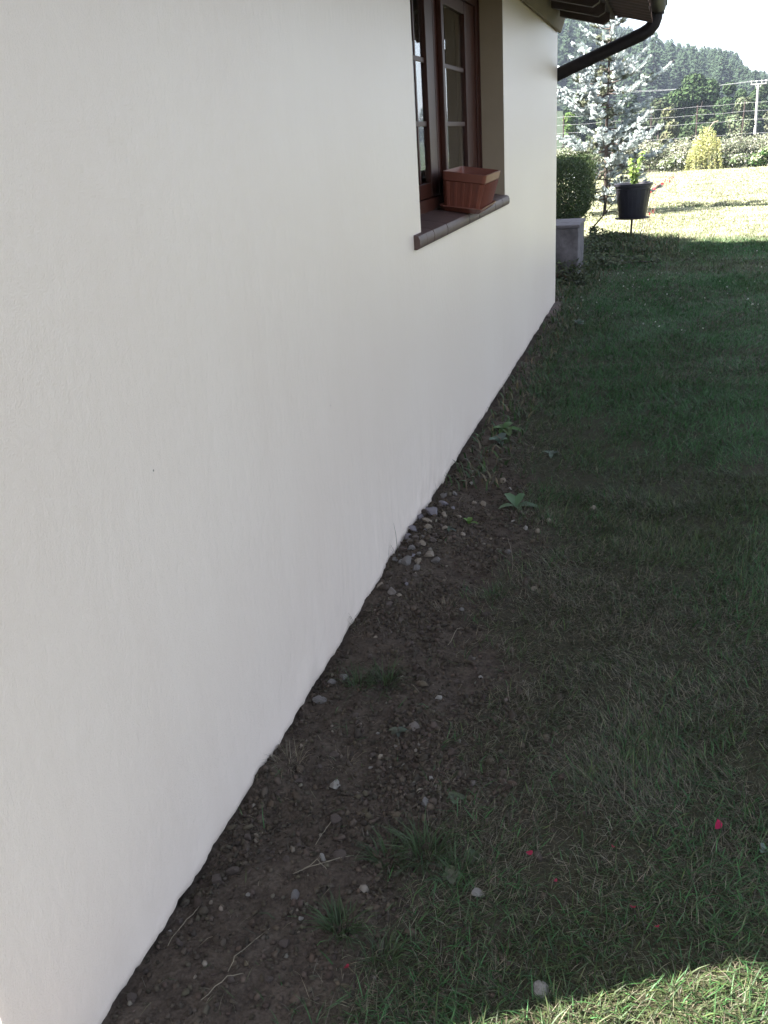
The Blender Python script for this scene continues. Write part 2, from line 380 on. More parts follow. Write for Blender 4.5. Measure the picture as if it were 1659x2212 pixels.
pr = [(.865 + .068 * math.cos(a), 2.565 + .068 * math.sin(a)) for a in np.linspace(math.pi, 2 * math.pi, 9)]
pi_ = [(.865 + .062 * math.cos(a), 2.565 + .062 * math.sin(a)) for a in np.linspace(2 * math.pi, math.pi, 9)]
ring = pr + pi_; n = len(ring)
mb.add([(x, VY0, z) for x, z in ring] + [(x, VY1 + .06, z) for x, z in ring], [(k, (k + 1) % n, (k + 1) % n + n, k + n) for k in range(n)])
mb.add([(x, VY1 + .061, z) for x, z in pr], [tuple(range(9))]); mb.add([(x, VY0, z) for x, z in pr], [tuple(range(9))])
mb.tube([(.797, VY0, 2.57), (.797, VY1 + .06, 2.57)], .008, 6); mb.tube([(.934, VY0, 2.57), (.934, VY1 + .06, 2.57)], .009, 6)
mb.build('gutter', m_metal, house, smooth=True)
mb = MB(); PY = 9.06
mb.tube([(.856, PY, 2.64), (.856, PY, 2.60), (.856, PY, 2.50)], [.070, .068, .062], 16)
mb.tube([(.852, PY, 2.53), (.85, PY, 2.47), (.835, PY, 2.425), (.80, PY, 2.385), (.74, PY, 2.353), (.66, PY, 2.325)], .057, 16)
mb.tube([(.70, PY, 2.338), (.4, PY, 2.235), (.0, PY + .03, 2.095), (-.06, PY + .05, 2.07), (-.1, PY + .05, 2.03), (-.12, PY + .05, 1.95), (-.12, PY + .05, .05)], .0555, 16)
mb.tube([(.855, PY, 2.512), (.855, PY, 2.495)], .067, 16)
mb.build('downpipe', m_metal, house, smooth=True)

# window
win = empty('window'); win.parent = house
FX0, FX1 = RX - .06, RX
mb = MB()
mb.box((FX0, OY0, OZ0 + .04), (FX1, OY0 + .06, OZ1)); mb.box((FX0, OY1 - .06, OZ0 + .04), (FX1, OY1, OZ1))
mb.box((FX0, OY0 + .06, OZ1 - .055), (FX1 - .001, OY1 - .06, OZ1)); mb.box((FX0, OY0 + .06, OZ0 + .02), (FX1 + .006, OY1 - .06, OZ0 + .095))
mb.box((FX0 - .02, OY1 - .20, OZ0 + .095), (FX1 - .012, OY1 - .06, OZ1 - .055)); mb.box((FX0 - .02, OY0 + .06, OZ0 + .095), (FX1 - .012, OY0 + .12, OZ1 - .055))
mb.build('frame', m_wood, win, bevel=.004)
mb = MB(); mb.box((FX1 - .004, OY1 - .012, OZ0 + .04), (FX1 + .012, OY1 - .001, OZ1 - .001)); mb.build('trim_bead', m_wood, win)
def casement(y0, y1, st0, st1, bars, xo):
    x0, x1 = FX0 + .006 + xo, FX1 - .012 + xo; z0, z1 = OZ0 + .098, OZ1 - .06
    mb = MB()
    mb.box((x0, y0, z0), (x1, y0 + st0, z1)); mb.box((x0, y1 - st1, z0), (x1, y1, z1))
    mb.box((x0, y0 + st0, z0), (x1 - .002, y1 - st1, z0 + .07)); mb.box((x0, y0 + st0, z1 - .065), (x1 - .002, y1 - st1, z1))
    gz0, gz1 = z0 + .07, z1 - .065
    for yb in bars: mb.box((x0 + .012, yb - .012, gz0), (x1 - .012, yb + .012, gz1))
    for zb in (1.685, 1.975): mb.box((x0 + .0125, y0 + st0, zb - .012), (x1 - .0125, y1 - st1, zb + .012))
    mb.build('casement', m_wood, win, bevel=.003)
    mb = MB(); mb.box((x0 + .022, y0 + st0 - .004, gz0 - .004), (x0 + .026, y1 - st1 + .004, gz1 + .004)); mb.build('pane', m_glass, win)
casement(3.915, 4.86, .09, .16, (4.52,), 0)
casement(4.865, 5.795, .14, .14, (), .001)
mb = MB(); mb.box((FX1 - .012, 4.93, OZ0 + .1), (FX1 + .018, 4.985, OZ1 - .062)); mb.build('meeting_bead', m_wood, win, bevel=.006)
mb = MB(); mb.box((FX1 - .011, 4.83, 1.74), (FX1 + .004, 4.86, 1.86)); mb.tube([(FX1 + .004, 4.845, 1.80), (FX1 + .04, 4.845, 1.80), (FX1 + .042, 4.845, 1.72)], .007, 8)

# sill of bullnosed tiles
ms = MB(); y = 3.66; k = 0
while y < 6.02:
    y1_ = min(y + .262, 6.03); dx = .001 * (k % 3)
    pr = [(RX + .005, 1.20), (.012, 1.183), (.022 + dx, 1.188), (.027 + dx, 1.2), (.027 + dx, 1.222), (.020 + dx, 1.238), (.006 + dx, 1.244), (RX + .005, 1.272)]
    ya_, yb_ = y + .002, y1_ - .002
    if y < OY0:   # horn of the sill runs in front of the wall only
        pr2 = [(p_[0] if p_[0] > 0 else -.005, p_[1] if p_[0] > 0 else (1.185 if p_[1] < 1.23 else 1.243)) for p_ in pr]
        ms.prism_y(pr2, ya_, OY0 - .001); ya_ = OY0 + .0005
    if yb_ > OY1:
        pr2 = [(p_[0] if p_[0] > 0 else -.005, p_[1] if p_[0] > 0 else (1.185 if p_[1] < 1.23 else 1.243)) for p_ in pr]
        ms.prism_y(pr2, OY1 + .001, yb_); yb_ = OY1 - .0005
    ms.prism_y(pr, ya_, yb_); y = y1_; k += 1
ms.build('window_sill', m_sill, house, smooth=True)
mb = MB(); mb.box((-.3, OY0 + .001, 1.15), (RX + .004, OY1 - .001, 1.262)); mb.box((-.15, OY0+.001, 1.15), (-.012, OY1-.001, 1.195)); mb.build('sill_bed', m_sill, house)

# ------------------------------------------------------------------ planter on the sill
def rrect(hx, hy, r, z, n=5, ox=0, oy=0):
    out = []
    for cx, cy, a0 in ((hx - r, hy - r, 0), (-hx + r, hy - r, 90), (-hx + r, -hy + r, 180), (hx - r, -hy + r, 270)):
        for k in range(n + 1):
            a = R(a0 + 90 * k / n); out.append((cx + r * math.cos(a) + ox, cy + r * math.sin(a) + oy, z))
    return out
def loft(mb, rings, mi=0, cap0=True, cap1=False):
    n = len(rings[0]); vs = [p for r_ in rings for p in r_]; fs = []
    for i in range(len(rings) - 1):
        for k in range(n): fs.append((i*n + k, i*n + (k+1) % n, (i+1)*n + (k+1) % n, (i+1)*n + k))
    if cap0: fs.append(tuple(range(n))[::-1])
    if cap1: fs.append(tuple((len(rings)-1)*n + k for k in range(n)))
    mb.add(vs, fs, mi)
pl = empty('planter'); tag(pl, 'empty terracotta coloured ribbed plastic window box standing on the brown sill', 'planter')
mb = MB(); HX, HY, HH = .1124, .275, .183
loft(mb, [rrect(HX * .80, HY * .86, .02, 0), rrect(HX * .955, HY * .965, .02, HH - .045), rrect(HX * .962, HY * .97, .02, HH - .044), rrect(HX * 1.0, HY * 1.0, .022, HH - .04), rrect(HX * 1.03, HY * 1.02, .022, HH),
          rrect(HX * .96, HY * .975, .018, HH + .001), rrect(HX * .93, HY * .95, .018, HH - .02), rrect(HX * .78, HY * .84, .018, .012)])
loft(mb, [rrect(HX * .78, HY * .84, .018, .012)], cap0=True)
mb.build('body', m_terra, pl, smooth=True)
mb = MB()
for k in range(32):       # fine ribs on the long side
    y = -HY * .78 + k * HY * 1.56 / 31
    for s in (1, -1):
        mb.add([(s * (HX * .80), y - .003, .006), (s * (HX * .80), y + .003, .006), (s * (HX * .956), y * 1.1 - .003, HH - .047), (s * (HX * .956), y * 1.1 + .003, HH - .047),
                (s * (HX * .80 + .006), y, .006), (s * (HX * .956 + .006), y * 1.1, HH - .047)], [(0, 4, 5, 2), (4, 1, 3, 5), (0, 1, 4), (2, 5, 3)])
for k in range(5):        # broad flutes on the short side
    x = -HX * .62 + k * HX * 1.24 / 4
    for s in (1, -1):
        mb.add([(x - .009, s * HY * .86, .008), (x + .009, s * HY * .86, .008), (x * 1.18 - .009, s * HY * .965, HH - .047), (x * 1.18 + .009, s * HY * .965, HH - .047),
                (x - .006, s * (HY * .86 + .004), .008), (x + .006, s * (HY * .86 + .004), .008), (x * 1.18 - .006, s * (HY * .965 + .004), HH - .047), (x * 1.18 + .006, s * (HY * .965 + .004), HH - .047)],
               [(0, 4, 6, 2), (4, 5, 7, 6), (5, 1, 3, 7), (0, 1, 5, 4), (2, 6, 7, 3)])
mb.build('ribs', m_terra, pl)
mb = MB(); loft(mb, [rrect(HX * .80, HY * .86, .018, .05)], cap0=False, cap1=True); mb.build('soil', m_soilpot, pl)
tray = MB(); loft(tray, [rrect(HX * .84, HY * .9, .02, 0), rrect(HX * .98, HY * .99, .025, .022), rrect(HX * 1.01, HY * 1.01, .025, .024), rrect(HX * 1.01, HY * 1.01, .025, .03), rrect(HX * .95, HY * .97, .022, .028), rrect(HX * .82, HY * .88, .02, .006)], cap0=True, cap1=True)
tr = tray.build('drip_tray', m_terra, smooth=True); tag(tr, 'shallow terracotta coloured drip tray under the ribbed window box', 'tray')
PM = Matrix.Translation((-.0202, 4.9177, 1.2612)) @ Matrix.Rotation(R(9), 4, 'Y') @ Matrix.Rotation(R(2), 4, 'Z') @ Matrix.Translation((0, 0, -.009))
tr.matrix_world = PM; pl.matrix_world = PM @ Matrix.Translation((0, 0, .009))

# ------------------------------------------------------------------ generic foliage builders
def leaf_cloud(P, N, size, col, aspect=.5, jit=.5, fold=.25):
    """one folded leaf (2 quads -> 4-gon pair) per point. P (n,3), N (n,3) normals"""
    n = len(P); t = RNG.normal(size=(n, 3)); N = N + jit * RNG.normal(size=(n, 3)); N /= np.linalg.norm(N, axis=1)[:, None] + 1e-9
    t -= N * (t * N).sum(1)[:, None]; t /= np.linalg.norm(t, axis=1)[:, None] + 1e-9; u = np.cross(N, t)
    s = (size * (.6 + .8 * RNG.random(n)))[:, None] if np.ndim(size) == 0 else size[:, None]
    a = P - t * s; b_ = P + t * s * 1.0; c_ = P + u * s * aspect + N * s * fold; d = P - u * s * aspect + N * s * fold
    V = np.stack([a, c_, b_, d], 1).reshape(-1, 3); k = np.arange(n) * 4
    F = np.concatenate([np.stack([k, k + 1, k + 2], 1), np.stack([k, k + 2, k + 3], 1)])
    return V, F, np.repeat(col, 4, 0)
def tint(n, c, var=.25, hue=.08):
    c = np.array(c); return np.clip(c * (1 + var * (RNG.random((n, 1)) * 2 - 1)) * (1 + hue * (RNG.random((n, 3)) * 2 - 1)), .001, .95)
def blades(P, h, wd, lean, az, col, curve=.35, top=None):
    """bent grass blades: 5 verts each"""
    n = len(P); dx, dy = np.cos(az), np.sin(az); s, c_ = np.sin(lean), np.cos(lean)
    wa = az + RNG.normal(size=n) * .5 + math.pi / 2; W = np.stack([np.cos(wa), np.sin(wa), 0 * wa], 1) * wd[:, None] * .5
    mid = P + np.stack([dx * s * h * .5, dy * s * h * .5, c_ * h * .55], 1)
    l2 = np.minimum(lean + curve, 1.62); tip = mid + np.stack([dx * np.sin(l2) * h * .5, dy * np.sin(l2) * h * .5, np.cos(l2) * h * .45], 1)
    V = np.stack([P - W, P + W, mid + W * .8, mid - W * .8, tip], 1).reshape(-1, 3); k = np.arange(n) * 5
    F4 = np.stack([k, k + 1, k + 2, k + 3], 1); F3 = np.stack([k + 3, k + 2, k + 4], 1)
    return V, F4, F3, np.repeat(col, 5, 0)

# ------------------------------------------------------------------ lawn grass
def xr(y): return 1.2 + .098 * y           # right edge of what the photograph shows
Ps = []
def scatter(y0, y1, xa, xb, dens):
    n = int((y1 - y0) * (xb - xa) * dens); return np.stack([xa + RNG.random(n) * (xb - xa), y0 + RNG.random(n) * (y1 - y0)], 1)
parts = [scatter(-.3, .8, .3, 2.6, 2500), scatter(.8, 2.2, .0, 1.75, 42000), scatter(.8, 2.2, 1.75, 2.8, 4000),
         scatter(2.2, 4, .0, 2.0, 24000), scatter(2.2, 4, 2.0, 3.2, 3500), scatter(4, 6.5, .0, 2.3, 9500), scatter(6.5, 10.5, .0, 2.6, 6000),
         scatter(10.5, 15, -.6, 3.1, 3600), scatter(4, 10.5, 2.6, 3.8, 1500), scatter(15, 22, -2.5, 4, 2400), scatter(22, 36, -4.5, 6, 1100), scatter(-.5, 3, 2.8, 6, 1300), scatter(3, 10.5, 3.2, 8, 650), scatter(10.5, 22, 3.1, 11, 420), scatter(22, 36, 6, 14, 300)]
Q = np.concatenate(parts); x, y = Q[:, 0], Q[:, 1]
bm_ = bare(x, y); keep = (RNG.random(len(Q)) > np.clip(bm_ * 1.02 - .01, 0, .985)) & ((x > .012) | (y > 10.6))
clump = fbm(x * 6, y * 6, 77, 3); keep &= RNG.random(len(Q)) < np.clip((clump - .15) * 3.2, .25, 1) + sstep(4, 9, y) * .5
keep &= ~((y > 9.0) & (y < 12) & (x < .1)) & ~((x < .1) & (y < 9.0) & (RNG.random(len(x)) < .6))
keep &= ~((y > 12) & (y < 15.2) & (x < .0) & (x > -.7))
Q = Q[keep]; x, y = Q[:, 0], Q[:, 1]; n = len(Q); d = np.hypot(x - .99, y)
green = np.clip(sstep(.25, .75, fbm(x * 1.1 + 9, y * 1.1, 91, 4)) * .8 + .55 * (x - .5) * (1 - sstep(3, 7, y)) - .25 + .7 * sstep(2.8, 6, y), 0, 1)
green *= sstep(.15, .7, x) * .6 + .4; green = np.maximum(green, sstep(10, 12, y) * .75)
dry = RNG.random(n) > green * .66 + .20 + .12 * sstep(3, 6, y) + .25 * (fbm(x * 9, y * 9, 71, 2) - .5)
cg = tint(n, (.056, .078, .031), .65, .14); cdry = tint(n, (.128, .114, .080), .8, .08); clush = tint(n, (.044, .108, .036), .45, .1)
col = np.where(dry[:, None], cdry, cg); lush = (fbm(x * .8, y * .8, 66, 3) + .16 * sstep(3, 7, y) + .06 * sstep(.9, 1.6, x) + .34 * (RNG.random(n) - .5) > .56) & ~dry & (y < 14); col = np.where(lush[:, None], clush, col)
far = y > 14; csunlit = tint(n, (.31, .34, .19), .3, .08); cst = tint(n, (.55, .52, .38), .3, .05)
ff = RNG.random(n) < .38; sunlitc = np.where(ff[:, None], cst, csunlit); bl = sstep(13.2, 15, y)[:, None]; col = col * (1 - bl) + sunlitc * bl  # blades past the shade edge are brightened, sunlight put into their colour
shade_band = np.exp(-((y - 20.9 + .35 * x) / .30) ** 2) * sstep(.6, 1.6, x); isb = RNG.random(n) < shade_band * .95; col[isb] = tint(isb.sum(), (.035, .085, .03), .3, .1)  # longer darker grass, its tone standing in for a shadow strip
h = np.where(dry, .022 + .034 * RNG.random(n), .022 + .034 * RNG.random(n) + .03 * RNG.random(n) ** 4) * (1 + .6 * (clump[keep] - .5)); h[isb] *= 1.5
h *= np.where(y > 14, .8, 1)
wd = np.maximum(np.where(dry, .0016, .0026) * (.6 + .8 * RNG.random(n)), d * .00065); wd = np.where(y > 14, np.maximum(wd, .010), wd)
wd = np.where(x > 3.0 + .085 * y, wd * 2.2, wd)
lean = np.clip(RNG.normal(.95, .35, n), .1, 1.5); lean[dry] = np.clip(RNG.normal(1.15, .3, dry.sum()), .3, 1.52); lean = np.where(y > 12, lean * .75, lean)
sw = fbm(x * 2, y * 2, 21, 2) * 9; az = np.where(RNG.random(n) < .45, sw + RNG.normal(size=n) * .7, RNG.random(n) * 6.283)
P = np.stack([x, y, gz(x, y) - .003], 1)
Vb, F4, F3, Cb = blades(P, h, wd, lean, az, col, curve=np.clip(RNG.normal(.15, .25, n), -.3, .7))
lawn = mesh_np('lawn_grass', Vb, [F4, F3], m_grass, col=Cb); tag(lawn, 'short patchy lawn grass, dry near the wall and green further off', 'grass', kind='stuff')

# ------------------------------------------------------------------ soil crumbs
def clods(P, r, seed=0):
    """irregular low polyhedra: 14 verts / 12 quads (subdivided cube shape) numpy"""
    bm = bmesh.new(); bmesh.ops.create_icosphere(bm, subdivisions=1, radius=1); base = np.array([v.co[:] for v in bm.verts]); f = np.array([[v.index for v in q.verts] for q in bm.faces]); bm.free()
    n = len(P); g = RNG.normal(size=(n, 1, 3)) * .12 + 1
    A = RNG.normal(size=(n, 3, 3)); Qm, _ = np.linalg.qr(A)
    V = base[None] * (1 + .28 * RNG.normal(size=(n, len(base), 1))) * np.clip(g * np.array([1, .85, .65]), .4, 1.4)
    V = np.einsum('nij,nkj->nki', Qm, V) * r[:, None, None] + P[:, None, :]
    F = f[None] + (np.arange(n) * len(base))[:, None, None]
    return V.reshape(-1, 3), F.reshape(-1, 3), len(base)
Q = np.concatenate([scatter(.85, 2.4, .0, .95, 22000), scatter(2.4, 4.2, .0, .9, 13000), scatter(4.2, 9, .0, .5, 1500), scatter(2.5, 3.9, .0, .2, 6000)])
x, y = Q[:, 0], Q[:, 1]; k_ = (RNG.random(len(Q)) < bare(x, y) * (.24 + .95 * sstep(.40, .72, fbm(x * 5, y * 5, 99, 3)))); Q = Q[k_]; x, y = Q[:, 0], Q[:, 1]
r = .0016 + .0075 * RNG.random(len(Q)) ** 2.6 + .010 * RNG.random(len(Q)) * (RNG.random(len(Q)) < .04)
Vc, Fc, nb = clods(np.stack([x, y, gz(x, y) + r * .35], 1), r)
cc = tint(len(Q), (.058, .045, .033), .45, .07); pale = RNG.random(len(Q)) < .018; cc[pale] = tint(pale.sum(), (.15, .13, .105), .3, .05)
m_crumb, nt, b = new_mat('soil_crumb'); a = nt.nodes.new('ShaderNodeAttribute'); a.attribute_name = 'tint'; nt.links.new(a.outputs['Color'], b.inputs['Base Color']); b.inputs['Roughness'].default_value = .9; b.inputs['Specular IOR Level'].default_value = .25
cr = mesh_np('soil_crumbs', Vc, [Fc], m_crumb, col=np.repeat(cc, nb, 0)); tag(cr, 'loose dark soil crumbs and grit along the wall', 'soil', kind='stuff')

# white clover heads and dead leaf flecks in the shaded lawn
Q = np.concatenate([scatter(7.5, 13, .1, 2.6, 5), scatter(8.5, 10.8, .2, .9, 14)]); Q = Q[fbm(Q[:, 0] * 2, Q[:, 1] * 2, 13) > .42]; n = len(Q)
z_ = gz(Q[:, 0], Q[:, 1]) + .035 + .03 * RNG.random(n); rr_ = .006 + .005 * RNG.random(n)
Vc, Fc, nb = clods(np.stack([Q[:, 0], Q[:, 1], z_], 1), rr_)
tag(mesh_np('clover_flowers', Vc, [Fc], m_petal, col=np.repeat(tint(n, (.42, .42, .36), .2, .03), nb, 0)), 'tiny white clover heads dotted in the shaded lawn', 'clover', kind='stuff')
# ------------------------------------------------------------------ stones
STONES = [(0.22, 1.73, 0.024, 'L'), (0.28, 1.47, 0.0159, 'L'), (0.67, 1.45, 0.0176, 'L'), (0.48, 1.7, 0.0205, 'G'), (0.41, 2.17, 0.0148, 'L'), (0.37, 2.01, 0.0212, 'F'), (0.27, 1.97, 0.0085, 'L'), (0.47, 1.81, 0.0093, 'L'), (0.07, 3.49, 0.0381, 'V'), (0.08, 3.64, 0.024, 'V'), (0.06, 3.4, 0.027, 'T'), (0.09, 3.33, 0.0224, 'T'), (0.08, 3.0, 0.0321, 'G'), (0.15, 3.09, 0.0288, 'T'), (0.19, 3.06, 0.0266, 'G'), (0.08, 2.78, 0.0286, 'F'), (0.58, 3.57, 0.019, 'T'), (0.49, 3.49, 0.0187, 'L'), (0.55, 3.45, 0.0164, 'T'), (0.76, 3.76, 0.0263, 'T'), (0.42, 3.56, 0.0127, 'L'), (0.26, 3.7, 0.0197, 'T'), (0.45, 2.72, 0.0189, 'B'), (0.24, 3.34, 0.0162, 'T'), (0.45, 3.23, 0.0176, 'G'), (0.6, 2.93, 0.0162, 'T'), (0.24, 2.96, 0.0092, 'T'), (0.11, 2.47, 0.0099, 'T'), (0.16, 2.6, 0.0169, 'B'), (0.24, 2.46, 0.0179, 'B'), (0.21, 3.73, 0.0177, 'T'), (0.1, 3.8, 0.0203, 'G'), (0.05, 3.77, 0.0203, 'G'), (0.02, 3.57, 0.0237, 'V'), (0.34, 2.8, 0.007, 'T'), (0.36, 2.74, 0.0139, 'G'), (0.35, 3.93, 0.0138, 'L'), (0.28, 3.24, 0.0099, 'T'), (0.3, 4.01, 0.0234, 'T'), (0.04, 2.09, 0.024, 'G'), (0.08, 2.21, 0.0185, 'G'), (0.05, 2.18, 0.0153, 'G'), (0.27, 1.61, 0.0179, 'B'), (0.12, 1.72, 0.0161, 'B'), (0.18, 2.03, 0.016, 'B'), (0.32, 2.27, 0.0214, 'B'), (0.07, 1.86, 0.0084, 'T'), (0.25, 1.36, 0.0155, 'G'), (0.2, 1.51, 0.0113, 'B'), (0.32, 1.48, 0.0195, 'B'), (0.29, 1.83, 0.0081, 'L'), (0.51, 2.32, 0.0092, 'L'), (0.14, 1.34, 0.0073, 'L'), (0.29, 1.3, 0.0082, 'L'), (0.3, 1.26, 0.0058, 'T'), (0.07, 1.29, 0.0072, 'T'), (0.05, 1.36, 0.0247, 'B'), (0.08, 1.39, 0.0198, 'B'), (-0.0, 1.2, 0.0072, 'L'), (0.13, 1.1, 0.0068, 'T'), (0.29, 1.13, 0.01, 'B'), (0.08, 1.46, 0.0139, 'B'), (0.07, 3.2, 0.0277, 'B'), (0.03, 3.12, 0.0234, 'B'), (0.01, 3.46, 0.0253, 'V'), (0.02, 3.31, 0.0265, 'V'), (0.36, 3.34, 0.0101, 'T'), (0.15, 3.96, 0.014, 'L'), (0.1, 2.68, 0.0157, 'B'), (0.13, 2.34, 0.0143, 'B'), (0.84, 1.23, 0.0217, 'L'), (0.02, 1.23, 0.012, 'B'), (0.07, 3.11, 0.0233, 'G'), (0.12, 3.5, 0.0169, 'T'), (0.13, 3.61, 0.0173, 'V'), (0.18, 3.53, 0.0149, 'T')]
_g = np.random.default_rng(21)
for k in range(46):
    yq = float(np.clip(_g.normal(3.25, .33), 2.5, 4.0)); STONES.append((float(.02 + abs(_g.normal(0, .085))), yq, float(_g.uniform(.008, .024)), 'GBTGVB'[int(_g.integers(0, 6))]))
for k in range(34):
    yq = float(_g.uniform(1.0, 2.7)); STONES.append((float(_g.uniform(.02, .5)), yq, float(_g.uniform(.006, .017)), 'BBBBBB'[int(_g.integers(0, 6))]))
UNIQ = {0: 'largest pale grey stone in the bare soil, wedge shaped, standing clear of the wall', 1: 'pale heart shaped stone beside a wisp of straw in the bare soil',
        2: 'rough pale stone lying at the edge of the thin grass', 3: 'rounded grey brown stone beside the long green grass tuft', 5: 'flat brown grey stone chip lying on the soil patch',
        6: 'tiny white pebble in the middle of the dark soil', 8: 'biggest lilac grey rock in the rubble heap against the wall', 9: 'narrow upright lilac pebble at the upper end of the rubble heap',
        10: 'cream coloured stone beside the biggest lilac rock', 12: 'round grey rock at the lower end of the rubble heap', 13: 'tall tan stone leaning in the rubble heap', 14: 'oval grey stone leaning against the tall tan stone',
        15: 'flat layered grey stone below the rubble heap by the wall', 16: 'smooth tan stone at the grass edge, farther from the wall', 19: 'rough tan stone lying out in the lawn grass',
        22: 'brown oval stone beside the dry grass clump', 39: 'flat grey stone close to the wall below its ragged edge', 40: 'grey stone in the small cluster of three near the wall', 52: 'white pebble in the soil near the bottom of the wall'}
GL = {'L': ('small pale pebble lying loose in the dark soil or thin grass', 'pale pebbles in the soil'), 'G': ('small grey stone lying on the soil by the wall', 'grey stones by the wall'),
      'T': ('small tan stone among the soil crumbs', 'tan stones on the soil'), 'V': ('lilac grey stone wedged in the rubble heap at the wall', 'lilac stones of the heap'),
      'B': ('earth covered brown clod on the bare soil', 'brown clods on the soil'), 'F': ('flat stone', 'flat stones')}
for k, (x, y, r, t) in enumerate(STONES):
    bm = bmesh.new(); bmesh.ops.create_icosphere(bm, subdivisions=3, radius=1)
    rs = random.Random(k * 13 + 5); planes = []
    for _ in range(11):
        v = Vector((rs.gauss(0, 1), rs.gauss(0, 1), rs.gauss(0, 1))).normalized(); planes.append((v, rs.uniform(.4, .74)))
    sxyz = (rs.uniform(.85, 1.15), rs.uniform(.65, 1), rs.uniform(.55, .8) if t != 'F' else .32)
    for v in bm.verts:
        for nrm, dd in planes:
            e = v.co.dot(nrm) - dd
            if e > 0: v.co -= nrm * e * .97
        nn = (math.sin(v.co.x * 5 + k) * math.sin(v.co.y * 6 + k * 2) * math.sin(v.co.z * 5)) * .04
        v.co *= 1 + nn + rs.uniform(-.010, .010)
        v.co.x *= sxyz[0]; v.co.y *= sxyz[1]; v.co.z *= sxyz[2]
    me = bpy.data.meshes.new('stone'); bm.to_mesh(me); bm.free(); me.materials.append(STM[t])
    me.polygons.foreach_set('use_smooth', [True] * len(me.polygons))
    try: me.set_sharp_from_angle(angle=R(22))
    except Exception: pass
    o = link(bpy.data.objects.new('clod' if t == 'B' else 'stone', me)); r *= 1.02 if t != 'L' else 1.0
    o.scale = (r, r, r); o.rotation_euler = (rs.uniform(-.35, .35), rs.uniform(-.35, .35), rs.uniform(0, 6.28))
    xx = max(x, r * .75 + .004); o.location = (xx, y, float(gz(xx, y)) + r * .30)
    lab, grp = GL[t]
    tag(o, UNIQ.get(k, lab), 'clod' if t == 'B' else 'stone', grp if k not in UNIQ else 'single stones by the wall')

# ------------------------------------------------------------------ tufts, weeds, straws, petals
def tuft(name, x, y, n, hgt, spread, c, label, cat='grass tuft', group=None, wid=.003, leanm=.5, var=.3, r0=.03):
    a = RNG.random(n) * 6.283; rr_ = r0 * np.sqrt(RNG.random(n)); px, py = rr_ * np.cos(a), rr_ * np.sin(a)
    P = np.stack([px, py, 0 * px], 1); hh = hgt * (.45 + .65 * RNG.random(n)); ln = np.clip(np.abs(RNG.normal(leanm, .35, n)), .05, 1.45)
    Vt, A4, A3, Ct = blades(P, hh, wid * (.6 + .7 * RNG.random(n)), ln, a + RNG.normal(size=n) * .6, tint(n, c, var, .1), curve=.55)
    o = mesh_np(name, Vt, [A4, A3], m_grass, col=Ct); o.location = (x, y, float(gz(x, y)) - .004)
    return tag(o, label, cat, group)
T = [(.21, 2.24, 110, .11, 'green grass tuft on bare soil halfway along the foreground, nearest the wall'), (.14, 2.18, 60, .09, 'thin green tuft just in front of the tuft nearest the wall'),
     (.52, 1.54, 130, .13, 'long green grass tuft behind the rounded grey brown stone'), (.44, 1.50, 70, .10, 'sprawling green tuft between the heart shaped stone and the long tuft'),
     (.39, 1.29, 130, .085, 'dense low green tuft on the bare soil near the sunlit corner'), (.61, 1.50, 60, .09, 'green tuft merging into the lawn beside the long tuft'), (.46, 2.85, 80, .07, 'feathery low green weed tuft beside the rubble heap'),
     (.50, 1.24, 90, .07, 'low green tuft between the dense tuft and the sunlit grass')]
for x, y, n, hg, lb in T: tuft('grass_tuft', x, y, n, hg, .5, (.042, .066, .027), lb, group='green tufts in the soil', leanm=.75, r0=.035, wid=.0032)
T = [(.07, 1.77, 60, .07, 'dry pale grass tuft at the foot of the wall beside a soil hump'), (.30, 2.74, 120, .06, 'dry matted grass clump with roots below the rubble heap'), (.21, 1.83, 40, .05, 'dry wisp of grass between the dry tuft and the white pebble'),
     (.05, 2.5, 25, .05, 'few dry stalks at the wall foot'), (.12, 4.0, 50, .06, 'dry grass tuft at the wall beyond the rubble heap')]
for x, y, n, hg, lb in T: tuft('dry_grass_tuft', x, y, n, hg, .5, (.17, .14, .10), lb, group='dry tufts in the soil', leanm=.8, r0=.04, wid=.0018)
for x, y, n, hg, lb in ((.03, 2.52, 5, .2, 'few thin stalks rising against the white wall near its lower middle'), (.03, 3.04, 4, .2, 'tall curved stalk against the white wall above the round grey rock'), (.03, 2.91, 9, .13, 'wispy stalks against the white wall beside the ragged paint'),
                        (.03, 3.75, 8, .09, 'short sprigs against the wall above the lilac pebble')):
    tuft('grass_stalks', x, y, n, hg, .5, (.06, .06, .035), lb, group='stalks against the wall', leanm=.3, r0=.02, wid=.0016)
# rank grass at the foot of the far wall, round pillar and mound
Q = np.concatenate([scatter(12.2, 14.6, -.1, 1.25, 1500), scatter(10.2, 12.4, -.02, .42, 900), scatter(8.3, 10.4, .06, .3, 500), scatter(9.05, 10.58, -.22, .1, 1300), scatter(3.9, 8.5, .03, .3, 700)])
x, y = Q[:, 0], Q[:, 1]; n = len(Q); c1 = tint(n, (.045, .075, .028), .4, .15); c2 = tint(n, (.12, .10, .06), .4, .1); s_ = (RNG.random(n) < .3)[:, None]
md = np.exp(-((x - .35) / .55) ** 2 - ((y - 13.2) / 1.0) ** 2) ; hh = (.05 + .06 * RNG.random(n)) * (1 + .9 * md); hh = np.where(y < 10.4, .04 + .05 * RNG.random(n), hh)
Vt, A4, A3, Ct = blades(np.stack([x, y, gz(x, y) - .003], 1), hh, .008 + .006 * RNG.random(n), np.abs(RNG.normal(.6, .35, n)), RNG.random(n) * 6.28, np.where(s_, c2, c1), curve=.6)
o = mesh_np('rank_grass', Vt, [A4, A3], m_grass, col=Ct); tag(o, 'long rank grass along the wall foot and under the black pot', 'grass', kind='stuff')

